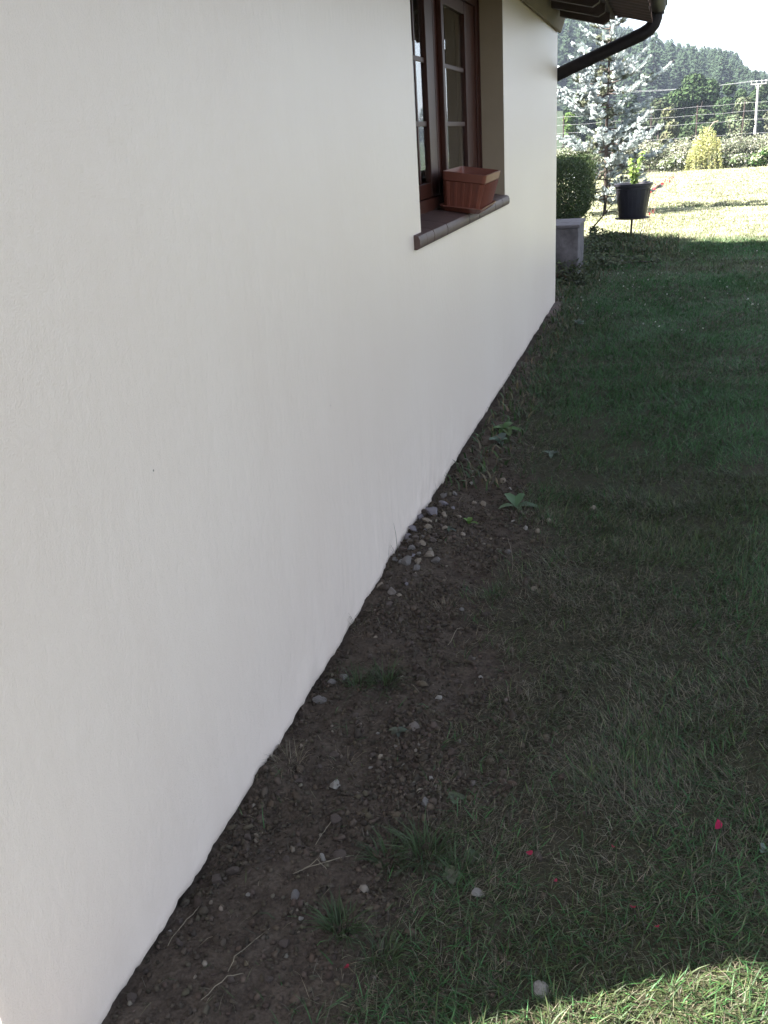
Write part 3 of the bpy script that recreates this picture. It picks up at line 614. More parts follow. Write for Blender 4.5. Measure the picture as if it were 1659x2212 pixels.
def weed(x, y, leaves, label, c, name='broadleaf_weed', wide=.42, up=.5):
    """rosette of folded, curved leaves"""
    V, F, C = [], [], []
    for (a, L, el) in leaves:
        a = R(a); seg = 5; base = len(V); cc_ = tint(1, c, .4, .1)[0]
        for k in range(seg + 1):
            t = k / seg; e = el - t * t * .9; rr_ = L * t; z = L * (math.sin(el) * t - .45 * t * t) + .006; rx = L * t * math.cos(el * .8)
            wv = L * wide * .5 * math.sin(math.pi * min(1, t * .92 + .06)) ** .8 * (1 + .12 * math.sin(t * 19)); dx, dy = math.cos(a), math.sin(a)
            V += [(dx * rx - dy * wv, dy * rx + dx * wv, z + wv * .35), (dx * rx, dy * rx, z), (dx * rx + dy * wv, dy * rx - dx * wv, z + wv * .35)]; C += [cc_] * 3
        for k in range(seg):
            i0 = base + 3 * k; F += [(i0, i0 + 1, i0 + 4, i0 + 3), (i0 + 1, i0 + 2, i0 + 5, i0 + 4)]
    o = mesh_np(name, np.array(V), [np.array(F)], m_fol, col=np.array(C), smooth=True); o.location = (x, y, float(gz(x, y)))
    return tag(o, label, 'weed', 'broadleaf weeds by the wall')
PG = (.13, .18, .14); DG = (.07, .13, .04)
def ros(n, L, e=.5): return [(360 * k / n + random.uniform(-22, 22), L * random.uniform(.7, 1.15), e * random.uniform(.5, 1.5)) for k in range(n)]
weed(.18, 4.62, ros(5, .085, .8), 'pale grey green leafy weed near the wall, nearer of two beyond the rubble', PG, wide=.6)
weed(.17, 4.85, ros(9, .12, .5), 'darker leafy weed just beyond the pale one near the wall', DG)
weed(.41, 3.72, [(15, .13, .25), (60, .10, 1.15), (140, .11, 1.0), (205, .09, .45), (300, .07, .5)], 'broad leaved dock seedling with upturned pale leaves beside the rubble heap', (.10, .155, .085), wide=.42)
weed(.24, 3.46, ros(4, .055, 1.0), 'small bright green sprout among the rubble stones', (.10, .17, .04))
weed(.17, 3.37, ros(4, .05, .3), 'small dull green leaf pair beside the bright sprout', (.06, .09, .06))
weed(.49, 4.45, ros(4, .07, .5), 'pale blue green leaves lying in the thin grass beyond the dock seedling', PG)
weed(.33, 7.95, ros(5, .10, .8), 'leafy weed in the grass near the far corner of the wall', PG)
weed(.55, 1.74, ros(6, .028, .4), 'tiny clover like rosette beside the rounded grey brown stone', (.08, .1, .06), wide=.8)
weed(.63, 1.56, ros(7, .03, .4), 'small clover like rosette behind the rough pale stone', (.08, .1, .06), wide=.8)
weed(.33, 1.98, ros(6, .03, .4), 'small grey rosette just below the flat stone chip', (.08, .09, .065), wide=.6)
weed(.60, 1.49, ros(5, .03, .4), 'small rosette touching the rough pale stone', (.08, .1, .06), wide=.8)
weed(1.30, 1.72, ros(3, .035, .9), 'blue green leaf tip at the lawn edge beside the big magenta petal', PG)
def straw(pts, label, r=.0010, c=0):
    P = [Vector((px, py, float(gz(px, py)) + .006 + .012 * math.sin(k * 2.1))) for k, (px, py) in enumerate(pts)]
    pp = []
    for k in range(len(P) - 1):
        for t in (0, .25, .5, .75): pp.append(P[k].lerp(P[k + 1], t) + Vector((random.gauss(0, .0015), random.gauss(0, .0015), random.uniform(0, .003))))
    pp.append(P[-1]); mb = MB(); mb.tube(pp, [r] * (len(pp) - 1) + [r * .4], 5)
    for j in range(0):
        a = pp[len(pp) // 2]; mb.tube([a, a + Vector((random.uniform(-.03, .03), random.uniform(-.03, .03), .006)), a + Vector((random.uniform(-.05, .05), random.uniform(-.05, .05), .002))], [r * .8, r * .7, r * .3], 5)
    tag(mb.build('straw', m_straw, smooth=True), label, 'straw', 'dry stalks on the soil')
m_straw = simple('dry_straw', (.20, .17, .12), (.12, .10, .07), 40, .7, .1, .001)
SW = [(((.23, 1.41), (.30, 1.44), (.36, 1.51)), 'bent dry straw lying below the heart shaped stone'), (((.245, 1.42), (.28, 1.445), (.31, 1.43)), 'curled straw wisp crossing the bent straw'),
      (((.2, 1.12), (.2, 1.15), (.235, 1.27)), 'long thin stalk kinked at its lower end, in the lower soil patch'), (((.17, 1.05), (.21, 1.10), (.235, 1.135)), 'folded blade of straw at the kink of the long thin stalk'),
      (((.03, 1.16), (.04, 1.23), (.05, 1.29)), 'thin stalk close to the wall in the lower soil patch'), (((.26, 1.61), (.25, 1.56), (.24, 1.52)), 'thin dry stem between the wedge stone and the heart shaped stone'),
      (((.43, 3.37), (.48, 3.17), (.5, 3.05)), 'long straw running along the grass edge beside the rubble heap'), (((.37, 2.47), (.38, 2.57), (.39, 2.63)), 'dry stem below the matted dry clump')]
for p_, l_ in SW: straw(p_, l_)
PT = [(1.2, 1.76, .0125, 'largest magenta petal lying on the grass at the lower edge of the shade'), (.77, 1.57, .008, 'small magenta petal in the thin grass farthest toward the wall but one'), (.96, 1.63, .005, 'tiny pink petal between the two larger petals'),
      (.84, 1.5, .005, 'tiny red petal nearest the small magenta petal'), (1.01, 1.46, .006, 'tiny red petal just short of the sunlit grass'), (1.06, 1.42, .005, 'tiny red petal at the very edge of the sunlit grass'), (.44, 1.19, .006, 'tiny red petal on soil beside the dense low tuft')]
for x, y, r, l_ in PT:
    V = [(0, 0, 0)]; 
    for k in range(9): a = 2 * math.pi * k / 9; V.append((r * math.cos(a) * 1.2, r * math.sin(a) * .7, r * .35 * math.sin(2 * a + x) + r * .2))
    o = mesh_np('petal', np.array(V), [np.array([(0, k + 1, (k + 1) % 9 + 1) for k in range(9)])], m_petal, col=np.tile([.36, .012, .07] if r > .01 else [.24, .010, .035], (10, 1)), smooth=True)
    o.location = (x, y, float(gz(x, y)) + (.028 if x > .7 else .006)); o.rotation_euler = (.3, .2, x * 9); tag(o, l_, 'petal', 'fallen petals')

# ------------------------------------------------------------------ wall foot edging, brick, garden wall stub
e = MB(); y = 8.28
while y < 9.35:
    L_ = min(.42, 9.4 - y); e.box((-.20, y + .004, -.06), (.075 - .012 * (y - 8.2), y + L_ - .004, .012 + random.uniform(-.004, .004))); y += L_
e.v = [(v[0] if v[1] > 9.03 else max(v[0], .004), v[1], v[2]) for v in e.v]
tag(e.build('edging_tiles', m_brick, bevel=.006), 'reddish brown edging tiles at the far corner of the white wall', 'edging')
mb = MB(); mb.box((-.12, -.07, -.03), (.12, .07, .05)); o = mb.build('brick', m_brick2, bevel=.012); o.location = (-.14, 10.46, .03); o.rotation_euler = (.1, .05, .3)
tag(o, 'broken orange brick at the foot of the grey garden wall', 'brick')
gw = empty('garden_wall', (0, 0, 0)); tag(gw, 'low grey rendered garden wall with a flat cap below the clipped hedge', 'garden wall')
mb = MB(); mb.box((-1.2, 10.6, -.1), (.085, 11.4, .575)); o = mb.build('wall_body', m_conc, gw, bevel=.012)
mb = MB(); mb.box((-1.21, 10.585, .575), (.10, 11.415, .612)); mb.build('cap', m_conc, gw, bevel=.008)

gi = empty('creeping_plant', (0, 0, 0)); tag(gi, 'dark creeping leafy plant spreading from the garden wall to the foot of the pot pole', 'plant')
n = 5200; x = RNG.uniform(.02, 1.0, n); y = RNG.uniform(11.0, 13.7, n); kp = (fbm(x * 4, y * 4, 63, 3) > .42 + .25 * x) & (x > .1 - (y > 11.45) * .1); x, y = x[kp], y[kp]; n = len(x)
P = np.stack([x, y, gz(x, y) + .03 + (.05 + .16 * np.exp(-(x / .3) ** 2)) * RNG.random(n)], 1)
x2 = RNG.uniform(-.2, .24, 900); y2 = RNG.uniform(10.1, 10.62, 900); P = np.concatenate([P, np.stack([x2, y2, gz(x2, y2) + .02 + .20 * RNG.random(900) ** 1.5 * sstep(10.0, 10.55, y2)], 1)]); n = len(P)
Vl, Fl, Cl = leaf_cloud(P, np.tile([0, -.3, 1.], (n, 1)), .024, tint(n, (.06, .075, .035), .6, .15), .55, .5); mesh_np('leaves', Vl, [Fl], m_fol, gi, col=Cl)
mb = MB()
for k in range(9):
    xa, ya = random.uniform(.08, .6), random.uniform(11.6, 13.2); mb.tube([(xa + .12 * j, ya + .1 * math.sin(j + k), float(gz(xa + .12 * j, ya)) + .03) for j in range(5)], .006, 5)
mb.build('runner', m_rust, gi, smooth=True)

# ------------------------------------------------------------------ clipped hedge
def box_cloud(n, x0, x1, y0, y1, z0, z1, rnd=.12, depth=.12):
    P = np.stack([RNG.uniform(x0, x1, n * 3), RNG.uniform(y0, y1, n * 3), RNG.uniform(z0, z1, n * 3)], 1)
    c_ = np.array([(x0 + x1) / 2, (y0 + y1) / 2, (z0 + z1) / 2]); hf = np.array([(x1 - x0) / 2, (y1 - y0) / 2, (z1 - z0) / 2])
    q = np.abs(P - c_) - (hf - rnd); dd = np.linalg.norm(np.maximum(q, 0), axis=1) + np.minimum(q.max(1), 0) - rnd
    k = (dd < .0) & (RNG.random(len(dd)) < np.exp(dd / depth)); P = P[k][:n]
    N = (P - c_) / hf; N = np.sign(N) * np.abs(N) ** 5; return P, N / (np.linalg.norm(N, axis=1)[:, None] + 1e-9)
hg = empty('hedge'); tag(hg, 'dark clipped box hedge with a sunlit top behind the wall corner', 'hedge')
P, N = box_cloud(52000, -1.3, -.0, 12.3, 14.6, .40, 1.27, .16, .16)
lump = .035 * (fbm(P[:, 1] * 4, P[:, 2] * 4, 3) - .5); P[:, 0] += lump; tz = np.interp(P[:, 2], [.4, .7, 1.1, 1.27], [-.08, 0, .0, -.03]); P[:, 0] += tz * (P[:, 0] > -.5)
ns = 1800; st_ = np.stack([RNG.uniform(-1.2, .03, ns), RNG.uniform(12.25, 14.6, ns), 1.24 + .10 * RNG.random(ns) ** 2.2], 1); st_[:500, 2] = RNG.uniform(.45, 1.2, 500); st_[:500, 0] = .0 + .06 * RNG.random(500) ** 2; P = np.concatenate([P, st_]); N = np.concatenate([N, RNG.normal(size=(ns, 3))])
Vl, Fl, Cl = leaf_cloud(P, N, .015, tint(len(P), (.045, .068, .024), .45, .15), .5, .6)
mesh_np('foliage', Vl, [Fl], m_fol, hg, col=Cl)
mb = MB()
for k in range(14):
    x, y = random.uniform(-1.1, -.2), random.uniform(12.6, 14.2); z0 = float(gz(x, y)) - .05
    mb.tube([(x, y, z0), (x + random.uniform(-.1, .1), y + random.uniform(-.1, .1), .5), (x + random.uniform(-.2, .15), y + random.uniform(-.2, .2), 1.05)], [.014, .011, .004], 6)
mb.build('stems', m_bark, hg, smooth=True)

# ------------------------------------------------------------------ bare leaning shrub left of the pot
sh = empty('bare_shrub', (.02, 13.1, 0)); tag(sh, 'leaning half bare shrub branch between hedge and black pot', 'shrub'); sh.location = (0, 0, 0)
mb = MB()
def B(*p, r=.012): mb.tube([Vector(q_) for q_ in p], [r * (1 - .65 * k / (len(p) - 1)) for k in range(len(p))], 7)
B((.03, 13.2, .05), (.03, 13.2, .28), (.10, 13.2, .36), (.24, 13.2, .52), (.36, 13.2, .53), r=.017)
B((.20, 13.2, .47), (.22, 13.2, .60), (.20, 13.2, .72), (.25, 13.25, .95), r=.011); B((.24, 13.2, .52), (.30, 13.2, .60), (.37, 13.15, .68), r=.009)
B((.22, 13.2, .6), (.27, 13.2, .78), (.29, 13.2, 1.1), (.31, 13.2, 1.3), r=.006); B((.25, 13.25, .9), (.33, 13.2, 1.02), (.44, 13.2, 1.08), (.5, 13.2, 1.2), r=.005)
B((.2, 13.2, .7), (.19, 13.2, 1.0), (.23, 13.2, 1.28), r=.005); B((.36, 13.2, .53), (.4, 13.2, .50), (.44, 13.2, .51), r=.006)
mb.build('branch', m_rust, sh, smooth=True)
n = 260; P = np.stack([RNG.uniform(.10, .42, n), 13.2 + RNG.normal(size=n) * .08, RNG.uniform(.55, .95, n)], 1); P[:, 0] = .22 + (P[:, 0] - .22) * .9
Vl, Fl, Cl = leaf_cloud(P, RNG.normal(size=(n, 3)), .014, tint(n, (.16, .18, .10), .3), .3); mesh_np('leaves', Vl, [Fl], m_fol, sh, col=Cl)

# ------------------------------------------------------------------ pot on its pole
pot = empty('plant_pot', (.585, 13.6, .40)); tag(pot, 'large dark plastic plant pot raised on a thin pole above the lawn', 'plant pot')
def lathe(mb, prof, seg=40):
    vs = [(r * math.cos(2 * math.pi * k / seg), r * math.sin(2 * math.pi * k / seg), z) for r, z in prof for k in range(seg)]
    fs = [(i*seg + k, i*seg + (k+1) % seg, (i+1)*seg + (k+1) % seg, (i+1)*seg + k) for i in range(len(prof)-1) for k in range(seg)]
    mb.add(vs, fs)
mb = MB(); lathe(mb, [(.0, 0), (.182, 0), (.19, .01), (.235, .38), (.246, .385), (.25, .425), (.268, .43), (.270, .462), (.262, .466), (.245, .46), (.235, .42), (.2, .36), (0, .36)]); mb.build('body', m_black, pot, smooth=True)
mb = MB()
for k in range(24):
    a = 2 * math.pi * k / 24; ca, sa = math.cos(a), math.sin(a); mb.tube([(.187 * ca, .187 * sa, .03), (.235 * ca, .235 * sa, .375)], .006, 5)
mb.build('ribs', m_black, pot, smooth=True)
mb = MB(); lathe(mb, [(0, .41), (.24, .415), (.238, .40)]); mb.build('soil', m_soilpot, pot)
mb = MB(); lathe(mb, [(0, -.014), (.235, -.014), (.245, -.008), (.245, -.002), (0, -.002)]); mb.build('base_plate', m_rust, pot, smooth=True)
mb = MB(); mb.tube([(0.0, 0, -.012), (-.008, 0, -.2), (-.022, 0.02, -.5)], .016, 10); mb.build('pole', m_rust, pot, smooth=True)
pp = empty('pot_plant', (.585, 13.6, .81)); tag(pp, 'small bright green leafy plant growing in the raised dark pot', 'plant')
mb = MB(); P = []
for k in range(8):
    a = k * .8; b2 = (random.uniform(-.05, .05), random.uniform(-.05, .05), 0); t_ = (.02 + .09 * math.cos(a), .09 * math.sin(a), random.uniform(.15, .40) if k else .44)
    mb.tube([b2, ((b2[0] + t_[0]) / 2, (b2[1] + t_[1]) / 2, t_[2] * .6), t_], [.006, .004, .002], 5)
    for j in range(16): s_ = random.uniform(.2, 1.03); P.append((b2[0] + (t_[0] - b2[0]) * s_ + random.gauss(0, .022), b2[1] + (t_[1] - b2[1]) * s_ + random.gauss(0, .022), t_[2] * s_ + random.gauss(0, .015)))
mb.build('stems', m_fol, pp, smooth=True)
me = bpy.data.objects['stems.001'].data if 'stems.001' in bpy.data.objects else None
if me:
    a_ = me.color_attributes.new('tint', 'FLOAT_COLOR', 'POINT'); a_.data.foreach_set('color', np.tile([.10, .17, .05, 1], len(me.vertices)).astype(np.float32))
P = np.array(P); Vl, Fl, Cl = leaf_cloud(P, RNG.normal(size=P.shape) * .5 + np.array([0, -.4, 1]), .036, tint(len(P), (.19, .27, .07), .3), .5, .5); mesh_np('leaves', Vl, [Fl], m_fol, pp, col=Cl)
# pale trailing leaves lying on the pot's rim
# red flowered sprigs beyond the pot
rf_ = empty('red_flowers', (0, 0, 0)); tag(rf_, 'thin sprigs with red flowers beyond the right side of the raised pot', 'flowers')
mb = MB(); P = []; 
for (bx, tx, tz, yy_) in ((.75, 1.02, .86, 14.2), (.72, .92, .80, 14.1), (.80, .86, .44, 14.1), (.78, 1.12, .88, 14.3), (.70, .80, .70, 14.0)):
    z0 = float(gz(bx, yy_)); mb.tube([(bx, yy_, z0), ((bx * .6 + tx * .4), yy_, z0 + (tz - z0) * .6), (tx, yy_, tz)], [.005, .004, .002], 5)
    for j in range(9): P.append((tx + random.gauss(0, .018) - .05 * j / 9, yy_ + random.gauss(0, .02), tz - .07 * j / 9 + random.gauss(0, .012)))
mb.build('stalks', m_straw, rf_, smooth=True)
P = np.array(P); Vl, Fl, Cl = leaf_cloud(P, RNG.normal(size=P.shape), .015, tint(len(P), (.55, .05, .06), .3), .7); mesh_np('blossoms', Vl, [Fl], m_petal, rf_, col=Cl)

# ------------------------------------------------------------------ blue spruce
SPX, SPY, SPH = -.12, 19.0, 4.15
spz = float(gz(SPX, SPY)); sp_ = empty('blue_spruce', (SPX, SPY, spz)); tag(sp_, 'pale silvery blue spruce with tiered branches on the sunlit lawn', 'spruce')
mb = MB(); mb.tube([(0, 0, -.1), (.01, 0, .5), (-.01, .01, 1.5), (0, 0, 2.8), (0, 0, SPH - .1)], [.05, .044, .034, .02, .006], 10)
twigs = []    # (start, dir, length, thickness, brightness class)
rs = random.Random(9)
z = .30; whorl = []
while z < SPH - .35:
    whorl.append((z, 1)); z += rs.uniform(.17, .27)
for wi_, (z, _) in enumerate(whorl):
    t = z / SPH; rad = float(np.interp(z, [.2, .6, 1.4, 2.3, 2.9, 3.3, 3.7, 4.15], [1.05, 1.22, 1.25, 1.08, .74, .5, .3, .12])); nb_ = 6 if t < .75 else 4
    a0 = rs.uniform(0, 6.28)
    for k in range(nb_):
        a = a0 + 2 * math.pi * k / nb_ + rs.uniform(-.4, .4); L = rad * rs.choice((.45, .7, .85, 1.0, 1.1)) * rs.uniform(.9, 1.05); rise = rs.uniform(-.05, .25) + .5 * t ** 2
        zz_ = z + rs.uniform(-.08, .08); d_ = Vector((math.cos(a), math.sin(a), rise)).normalized(); p0 = Vector((0, 0, zz_)); pts = []
        for j in range(6):
            u = j / 5; pts.append(p0 + d_ * L * u + Vector((rs.gauss(0, .012), rs.gauss(0, .012), -.10 * L * math.sin(u * 2.6) + .16 * L * u ** 3)))
        mb.tube(pts, [.015 * (1 - .75 * u / 5) * (1.2 - .6 * t) for u in range(6)], 5, cap=False)
        twigs.append((pts[4], (d_ + Vector((0, 0, .55))).normalized(), .20, 1.25, 1))
        nt_ = max(2, int(L * 9.5))
        for j in range(nt_):
            u = .25 + .7 * j / nt_ + rs.uniform(0, .05); i0 = min(4, int(u * 5)); q_ = pts[i0].lerp(pts[i0 + 1], u * 5 - i0); old = u < .5 and rs.random() < .55
            for s in (-1, 1):
                side = Vector((-math.sin(a), math.cos(a), 0)) * s
                dd = (d_ * rs.uniform(.4, 1.0) + side * rs.uniform(.35, 1.0) + Vector((0, 0, rs.uniform(-.1, .5)))).normalized()
                ln_ = (.09 + .26 * L * (1 - u) * rs.uniform(.4, 1)) * rs.uniform(.8, 1.15)
                twigs.append((q_, dd, ln_, rs.uniform(.95, 1.3), 0 if old else 1))
                if ln_ > .17:
                    for s2 in (-1, 1): twigs.append((q_ + dd * ln_ * rs.uniform(.35, .75), (dd * .8 + side.cross(Vector((0, 0, 1))) * s2 * .7 + Vector((0, 0, rs.uniform(0, .6)))).normalized(), rs.uniform(.07, .13), 1.15, 0 if old else 1))
for k in range(4): twigs.append((Vector((0, 0, SPH - .3)), Vector((math.cos(k * 1.6) * .6, math.sin(k * 1.6) * .6, 1)).normalized(), .22, 1, 1))
twigs.append((Vector((0, 0, SPH - .25)), Vector((0, 0, 1)), .35, 1.1, 1))
mb.build('trunk', m_bark, sp_, smooth=True)
VN, FN, CN = [], [], []; off = 0
for (q_, dd, ln_, th, cl_) in twigs:
    n = int(36 + ln_ * 430); u = RNG.random(n); D = np.array(dd); t = RNG.normal(size=(n, 3)); t -= D * (t @ D)[:, None]; t /= np.linalg.norm(t, axis=1)[:, None]
    t[:, 2] += .2; base = np.array(q_) + D * (u * ln_)[:, None]; tip = base + (t * 1.0 + D * .65) * (.031 * th * (1 - .3 * u))[:, None]
    wv_ = np.cross(t, D); wv_ /= np.linalg.norm(wv_, axis=1)[:, None] + 1e-9; wv_ *= .0044
    V = np.stack([base - wv_, base + wv_, tip + wv_ * .6, tip - wv_ * .6], 1).reshape(-1, 3); k = np.arange(n) * 4 + off
    VN.append(V); FN.append(np.stack([k, k + 1, k + 2, k + 3], 1)); off += 4 * n
    cN = (.44, .49, .49) if cl_ else (.15, .165, .11)
    CN.append(np.repeat(tint(n, cN, .2, .04), 4, 0))
mesh_np('crown', np.concatenate(VN), [np.concatenate(FN)], m_needle, sp_, col=np.concatenate(CN))

# ------------------------------------------------------------------ shrub border along the lawn's end
def shrub(name, x, y, rx, ry, hgt, n, size, c, label, cat='shrub', group='shrub border along the lawn end', aspect=.5, var=.35, up=.5, c2=None, stalk=0):
    z0 = float(gz(x, y)); o = empty(name, (x, y, z0)); tag(o, label, cat, group)
    k = 9; cen = np.stack([RNG.uniform(-.55, .55, k) * rx, RNG.uniform(-.4, .4, k) * ry, RNG.uniform(.25, .72, k) * hgt], 1); cr_ = RNG.uniform(.3, .55, k)
    w_ = RNG.integers(0, k, n); dr = RNG.normal(size=(n, 3)); dr /= np.linalg.norm(dr, axis=1)[:, None]; rad = RNG.random(n) ** .35
    P = cen[w_] + dr * (rad * cr_[w_])[:, None] * np.array([rx, ry, hgt * .62]); P[:, 2] = np.abs(P[:, 2])
    if stalk:
        s_ = RNG.random(n) < stalk; P[s_, 2] = RNG.random(s_.sum()) * hgt * 1.1; jx = RNG.integers(0, 14, s_.sum()); P[s_, 2] *= np.array([.45, .72, .6, .95, .8, 1.02, 1.0, .85, .98, .7, .9, .62, .75, .4])[jx]; P[s_, 0] = (jx / 13 - .5) * rx * (1.6 - .55 * P[s_, 2] / hgt) + RNG.normal(size=s_.sum()) * .03
        P[s_, 1] = ((jx * 7 % 14) / 14 - .5) * ry; o_ = ~s_; P[o_, 0] *= 1.1 - .55 * np.clip(P[o_, 2] / hgt, 0, 1)
    cl_ = tint(n, c, var, .1)
    if c2 is not None: q_ = RNG.random(n) < .35; cl_[q_] = tint(q_.sum(), c2, .25, .05)
    Vl, Fl, Cl = leaf_cloud(P, dr + np.array([0, 0, up]), size, cl_, aspect, .5); mesh_np('foliage', Vl, [Fl], m_fol, o, col=Cl)
    mb = MB()
    for j in range(5): mb.tube([(random.uniform(-.1, .1), random.uniform(-.1, .1), -.05), (random.uniform(-.35, .35) * rx, random.uniform(-.3, .3) * ry, hgt * .4), (random.uniform(-.6, .6) * rx, random.uniform(-.4, .4) * ry, hgt * .75)], [.02, .014, .006], 5)
    mb.build('stems', m_bark, o, smooth=True); return o
SHR = [(-5.0, 36.2, 'grey leaved border shrub farthest toward the house'), (-3.9, 36.0, 'second grey leaved border shrub from the house end'), (-2.9, 36.1, 'third border shrub from the house end, left of the spruce'), (-1.9, 36.1, 'border shrub seen through the lower left spruce branches'),
       (-.9, 35.9, 'silvery border shrub directly behind the spruce trunk'), (.1, 36.0, 'pale border shrub behind the right spruce branches'), (.95, 36.0, 'pale border shrub above the raised pot plant'), (1.75, 36.1, 'grey green border shrub touching the yellow plant on its house side'),
       (3.15, 36.2, 'grey green border shrub just past the yellow plant'), (4.0, 36.4, 'grey green border shrub between the last fence post in view and the yellow plant'), (4.9, 36.2, 'pale border shrub behind the glossy bush'), (5.9, 36.2, 'pale border shrub past the glossy bush'), (6.9, 36.1, 'border shrub at the far right end of the row')]
for k, (x, y, lb) in enumerate(SHR): shrub('border_shrub', x, y, .95, .6, 1.12 + .22 * random.random(), 4200, .034, (.20, .215, .145) if k % 2 else (.155, .18, .11), lb, c2=(.42, .42, .34))
shrub('yellow_shrub', 2.38, 35.3, .80, .5, 1.30, 4600, .045, (.46, .47, .20), 'tall feathery yellow green plant in the border', 'shrub', aspect=.22, c2=(.52, .52, .28), stalk=.55, up=.2)
mb = MB(); mb.tube([(2.42, 35.3, 1.15), (2.5, 35.3, 1.42), (2.62, 35.3, 1.56), (2.76, 35.3, 1.60)], [.02, .025, .035, .02], 6); yo = bpy.data.objects['yellow_shrub']; o = mb.build('plume', m_straw, yo, smooth=True); o.location = (-2.42, -35.3, 0)
shrub('glossy_bush', 4.35, 35.2, .62, .5, .78, 1500, .07, (.04, .09, .02), 'dark green broad leaved bush at the foot of the border', c2=(.30, .33, .2))
shrub('low_border_plants', 3.3, 35.3, .8, .35, .5, 1300, .06, (.10, .13, .06), 'low white flecked plants between yellow plant and glossy bush', c2=(.5, .5, .45))
shrub('low_border_plants', 1.2, 35.2, .6, .3, .55, 1100, .055, (.12, .15, .07), 'low pale plants beside the foot of the yellow plant', c2=(.5, .5, .45))
shrub('low_border_plants', -.2, 35.2, .8, .3, .5, 1200, .055, (.12, .15, .07), 'low pale plants behind the spruce foot', c2=(.5, .5, .45))
shrub('dark_border_bush', -2.6, 35.0, 1.0, .4, .8, 1600, .055, (.05, .075, .035), 'low dark bush beyond the hedge', c2=(.12, .14, .08))

# ------------------------------------------------------------------ wire fence
fn = empty('wire_fence', (0, 36.9, 0)); fn.location = (0, 0, 0); tag(fn, 'tall wire fence with dark steel posts behind the shrub border', 'fence')
for k in range(-4, 6):
    x = .43 + 1.62 * k; z0 = float(gz(x, 37.0)); mb = MB(); ln_ = random.uniform(-.03, .05)
    mb.tube([(x - ln_, 37.0, z0 - .2), (x, 37.0, 2.18)], .027, 8); mb.build('post', m_steel, fn, smooth=True)
mb = MB()
for z in (2.12, 1.84, 1.56, 1.1, .7):
    pts = []
    for k in range(-4, 6):
        x = .43 + 1.62 * k; pts.append((x, 36.965, z + random.uniform(-.01, .01)))
        if k < 5: pts.append((x + .81, 36.965, z - .02))
    mb.tube(pts, .0032, 5)
mb.build('wires', m_wire, fn, smooth=True)

# ------------------------------------------------------------------ utility pole
up = empty('utility_pole', (8.52, 90, float(gz(8.52, 90)))); tag(up, 'pale utility pole with crossarm and insulators beyond the fence', 'utility pole')
zt = 4.55 - up.location.z
mb = MB(); mb.tube([(.12, 0, -.2), (-.06, 0, zt - .35)], [.15, .09], 12); mb.build('pole', m_pole, up, smooth=True)
mb = MB(); mb.box((-.68, -.05, zt - .30), (.60, .05, zt - .21)); mb.tube([(-.3, 0, zt - .3), (-.06, 0, zt - .75), (.2, 0, zt - .3)], .04, 6); mb.build('crossarm', m_pole, up)
for xx in (-.62, -.2, .22, .56):
    mb = MB(); mb.tube([(xx, 0, zt - .2), (xx, 0, zt - .1), (xx, 0, zt - .06), (xx, 0, zt + .04)], [.03, .03, .075, .05], 8); mb.build('insulator', m_pole, up, smooth=True)
pw = MB()
for k, xx in enumerate((-.62, .56)):
    a_ = Vector((8.52 + xx, 90, 4.55 + .03)); e_ = Vector((-18 + xx, 90 + 20 - 0, 7.2 + .12 * k)); pts = []
    for j in range(25):
        t = j / 24; q_ = a_.lerp(e_, t); q_.z -= 0.9 * 4 * t * (1 - t); pts.append(q_)
    pw.tube(pts, .007, 5)
    e2 = Vector((75 + xx, 70, 4.6)); pw.tube([a_.lerp(e2, j / 12) - Vector((0, 0, 1.4 * 4 * (j / 12) * (1 - j / 12))) for j in range(13)], .007, 5)
tag(pw.build('power_lines', m_wire, smooth=True), 'thin power lines strung from the pole crossarm across the wooded hill', 'power lines')

# ------------------------------------------------------------------ broadleaf trees beyond the field
def tree(x, y, w_, top, c, label, n=5200, size=.3, name='broadleaf_tree', c2=None, low=.12, seed=1):
    z0 = float(gz(x, y)); H = top - z0; rg = np.random.default_rng(seed); o = empty(name, (x, y, z0)); tag(o, label, 'tree', 'broadleaf trees beyond the fence')
    k = 16; cen = np.stack([rg.uniform(-.62, .62, k) * w_, rg.uniform(-.5, .5, k) * w_, rg.uniform(.3, .84, k) * H], 1)
    cen[:, :2] *= (1.15 - .75 * (cen[:, 2:3] / H) ** 2); cr_ = rg.uniform(.22, .4, k) * w_; cen[0] = (0, 0, H - cr_[0] * .8)
    wi = rg.integers(0, k, n); dr = rg.normal(size=(n, 3)); dr /= np.linalg.norm(dr, axis=1)[:, None]
    P = cen[wi] + dr * (rg.random(n) ** .3 * cr_[wi])[:, None]; P[:, 2] = np.where(P[:, 2] > H, 2 * H - P[:, 2], P[:, 2]); P[:, 2] = np.clip(P[:, 2], H * low * rg.random(n), H * 1.0)
    P += .25 * rg.normal(size=P.shape) * size
    Vl, Fl, Cl = leaf_cloud(P, dr + np.array([0, 0, .4]), size, tint(n, np.array(c) * .8, .35, .1), .6, .55); mesh_np('crown', Vl, [Fl], m_far, o, col=Cl)
    mb = MB(); mb.tube([(0, 0, -.3), (.1, 0, H * .35), (0, 0, H * .75)], [.06 * w_, .045 * w_, .015 * w_], 8)
    for j in range(6): a = j * 1.05; mb.tube([(0, 0, H * .3 + .05 * j), (math.cos(a) * w_ * .35, math.sin(a) * w_ * .35, H * .55), (math.cos(a) * w_ * .55, math.sin(a) * w_ * .5, H * .72)], [.025 * w_, .015 * w_, .006 * w_], 6)
    mb.build('trunk', m_bark, o, smooth=True); return o
GR = (.050, .082, .036)
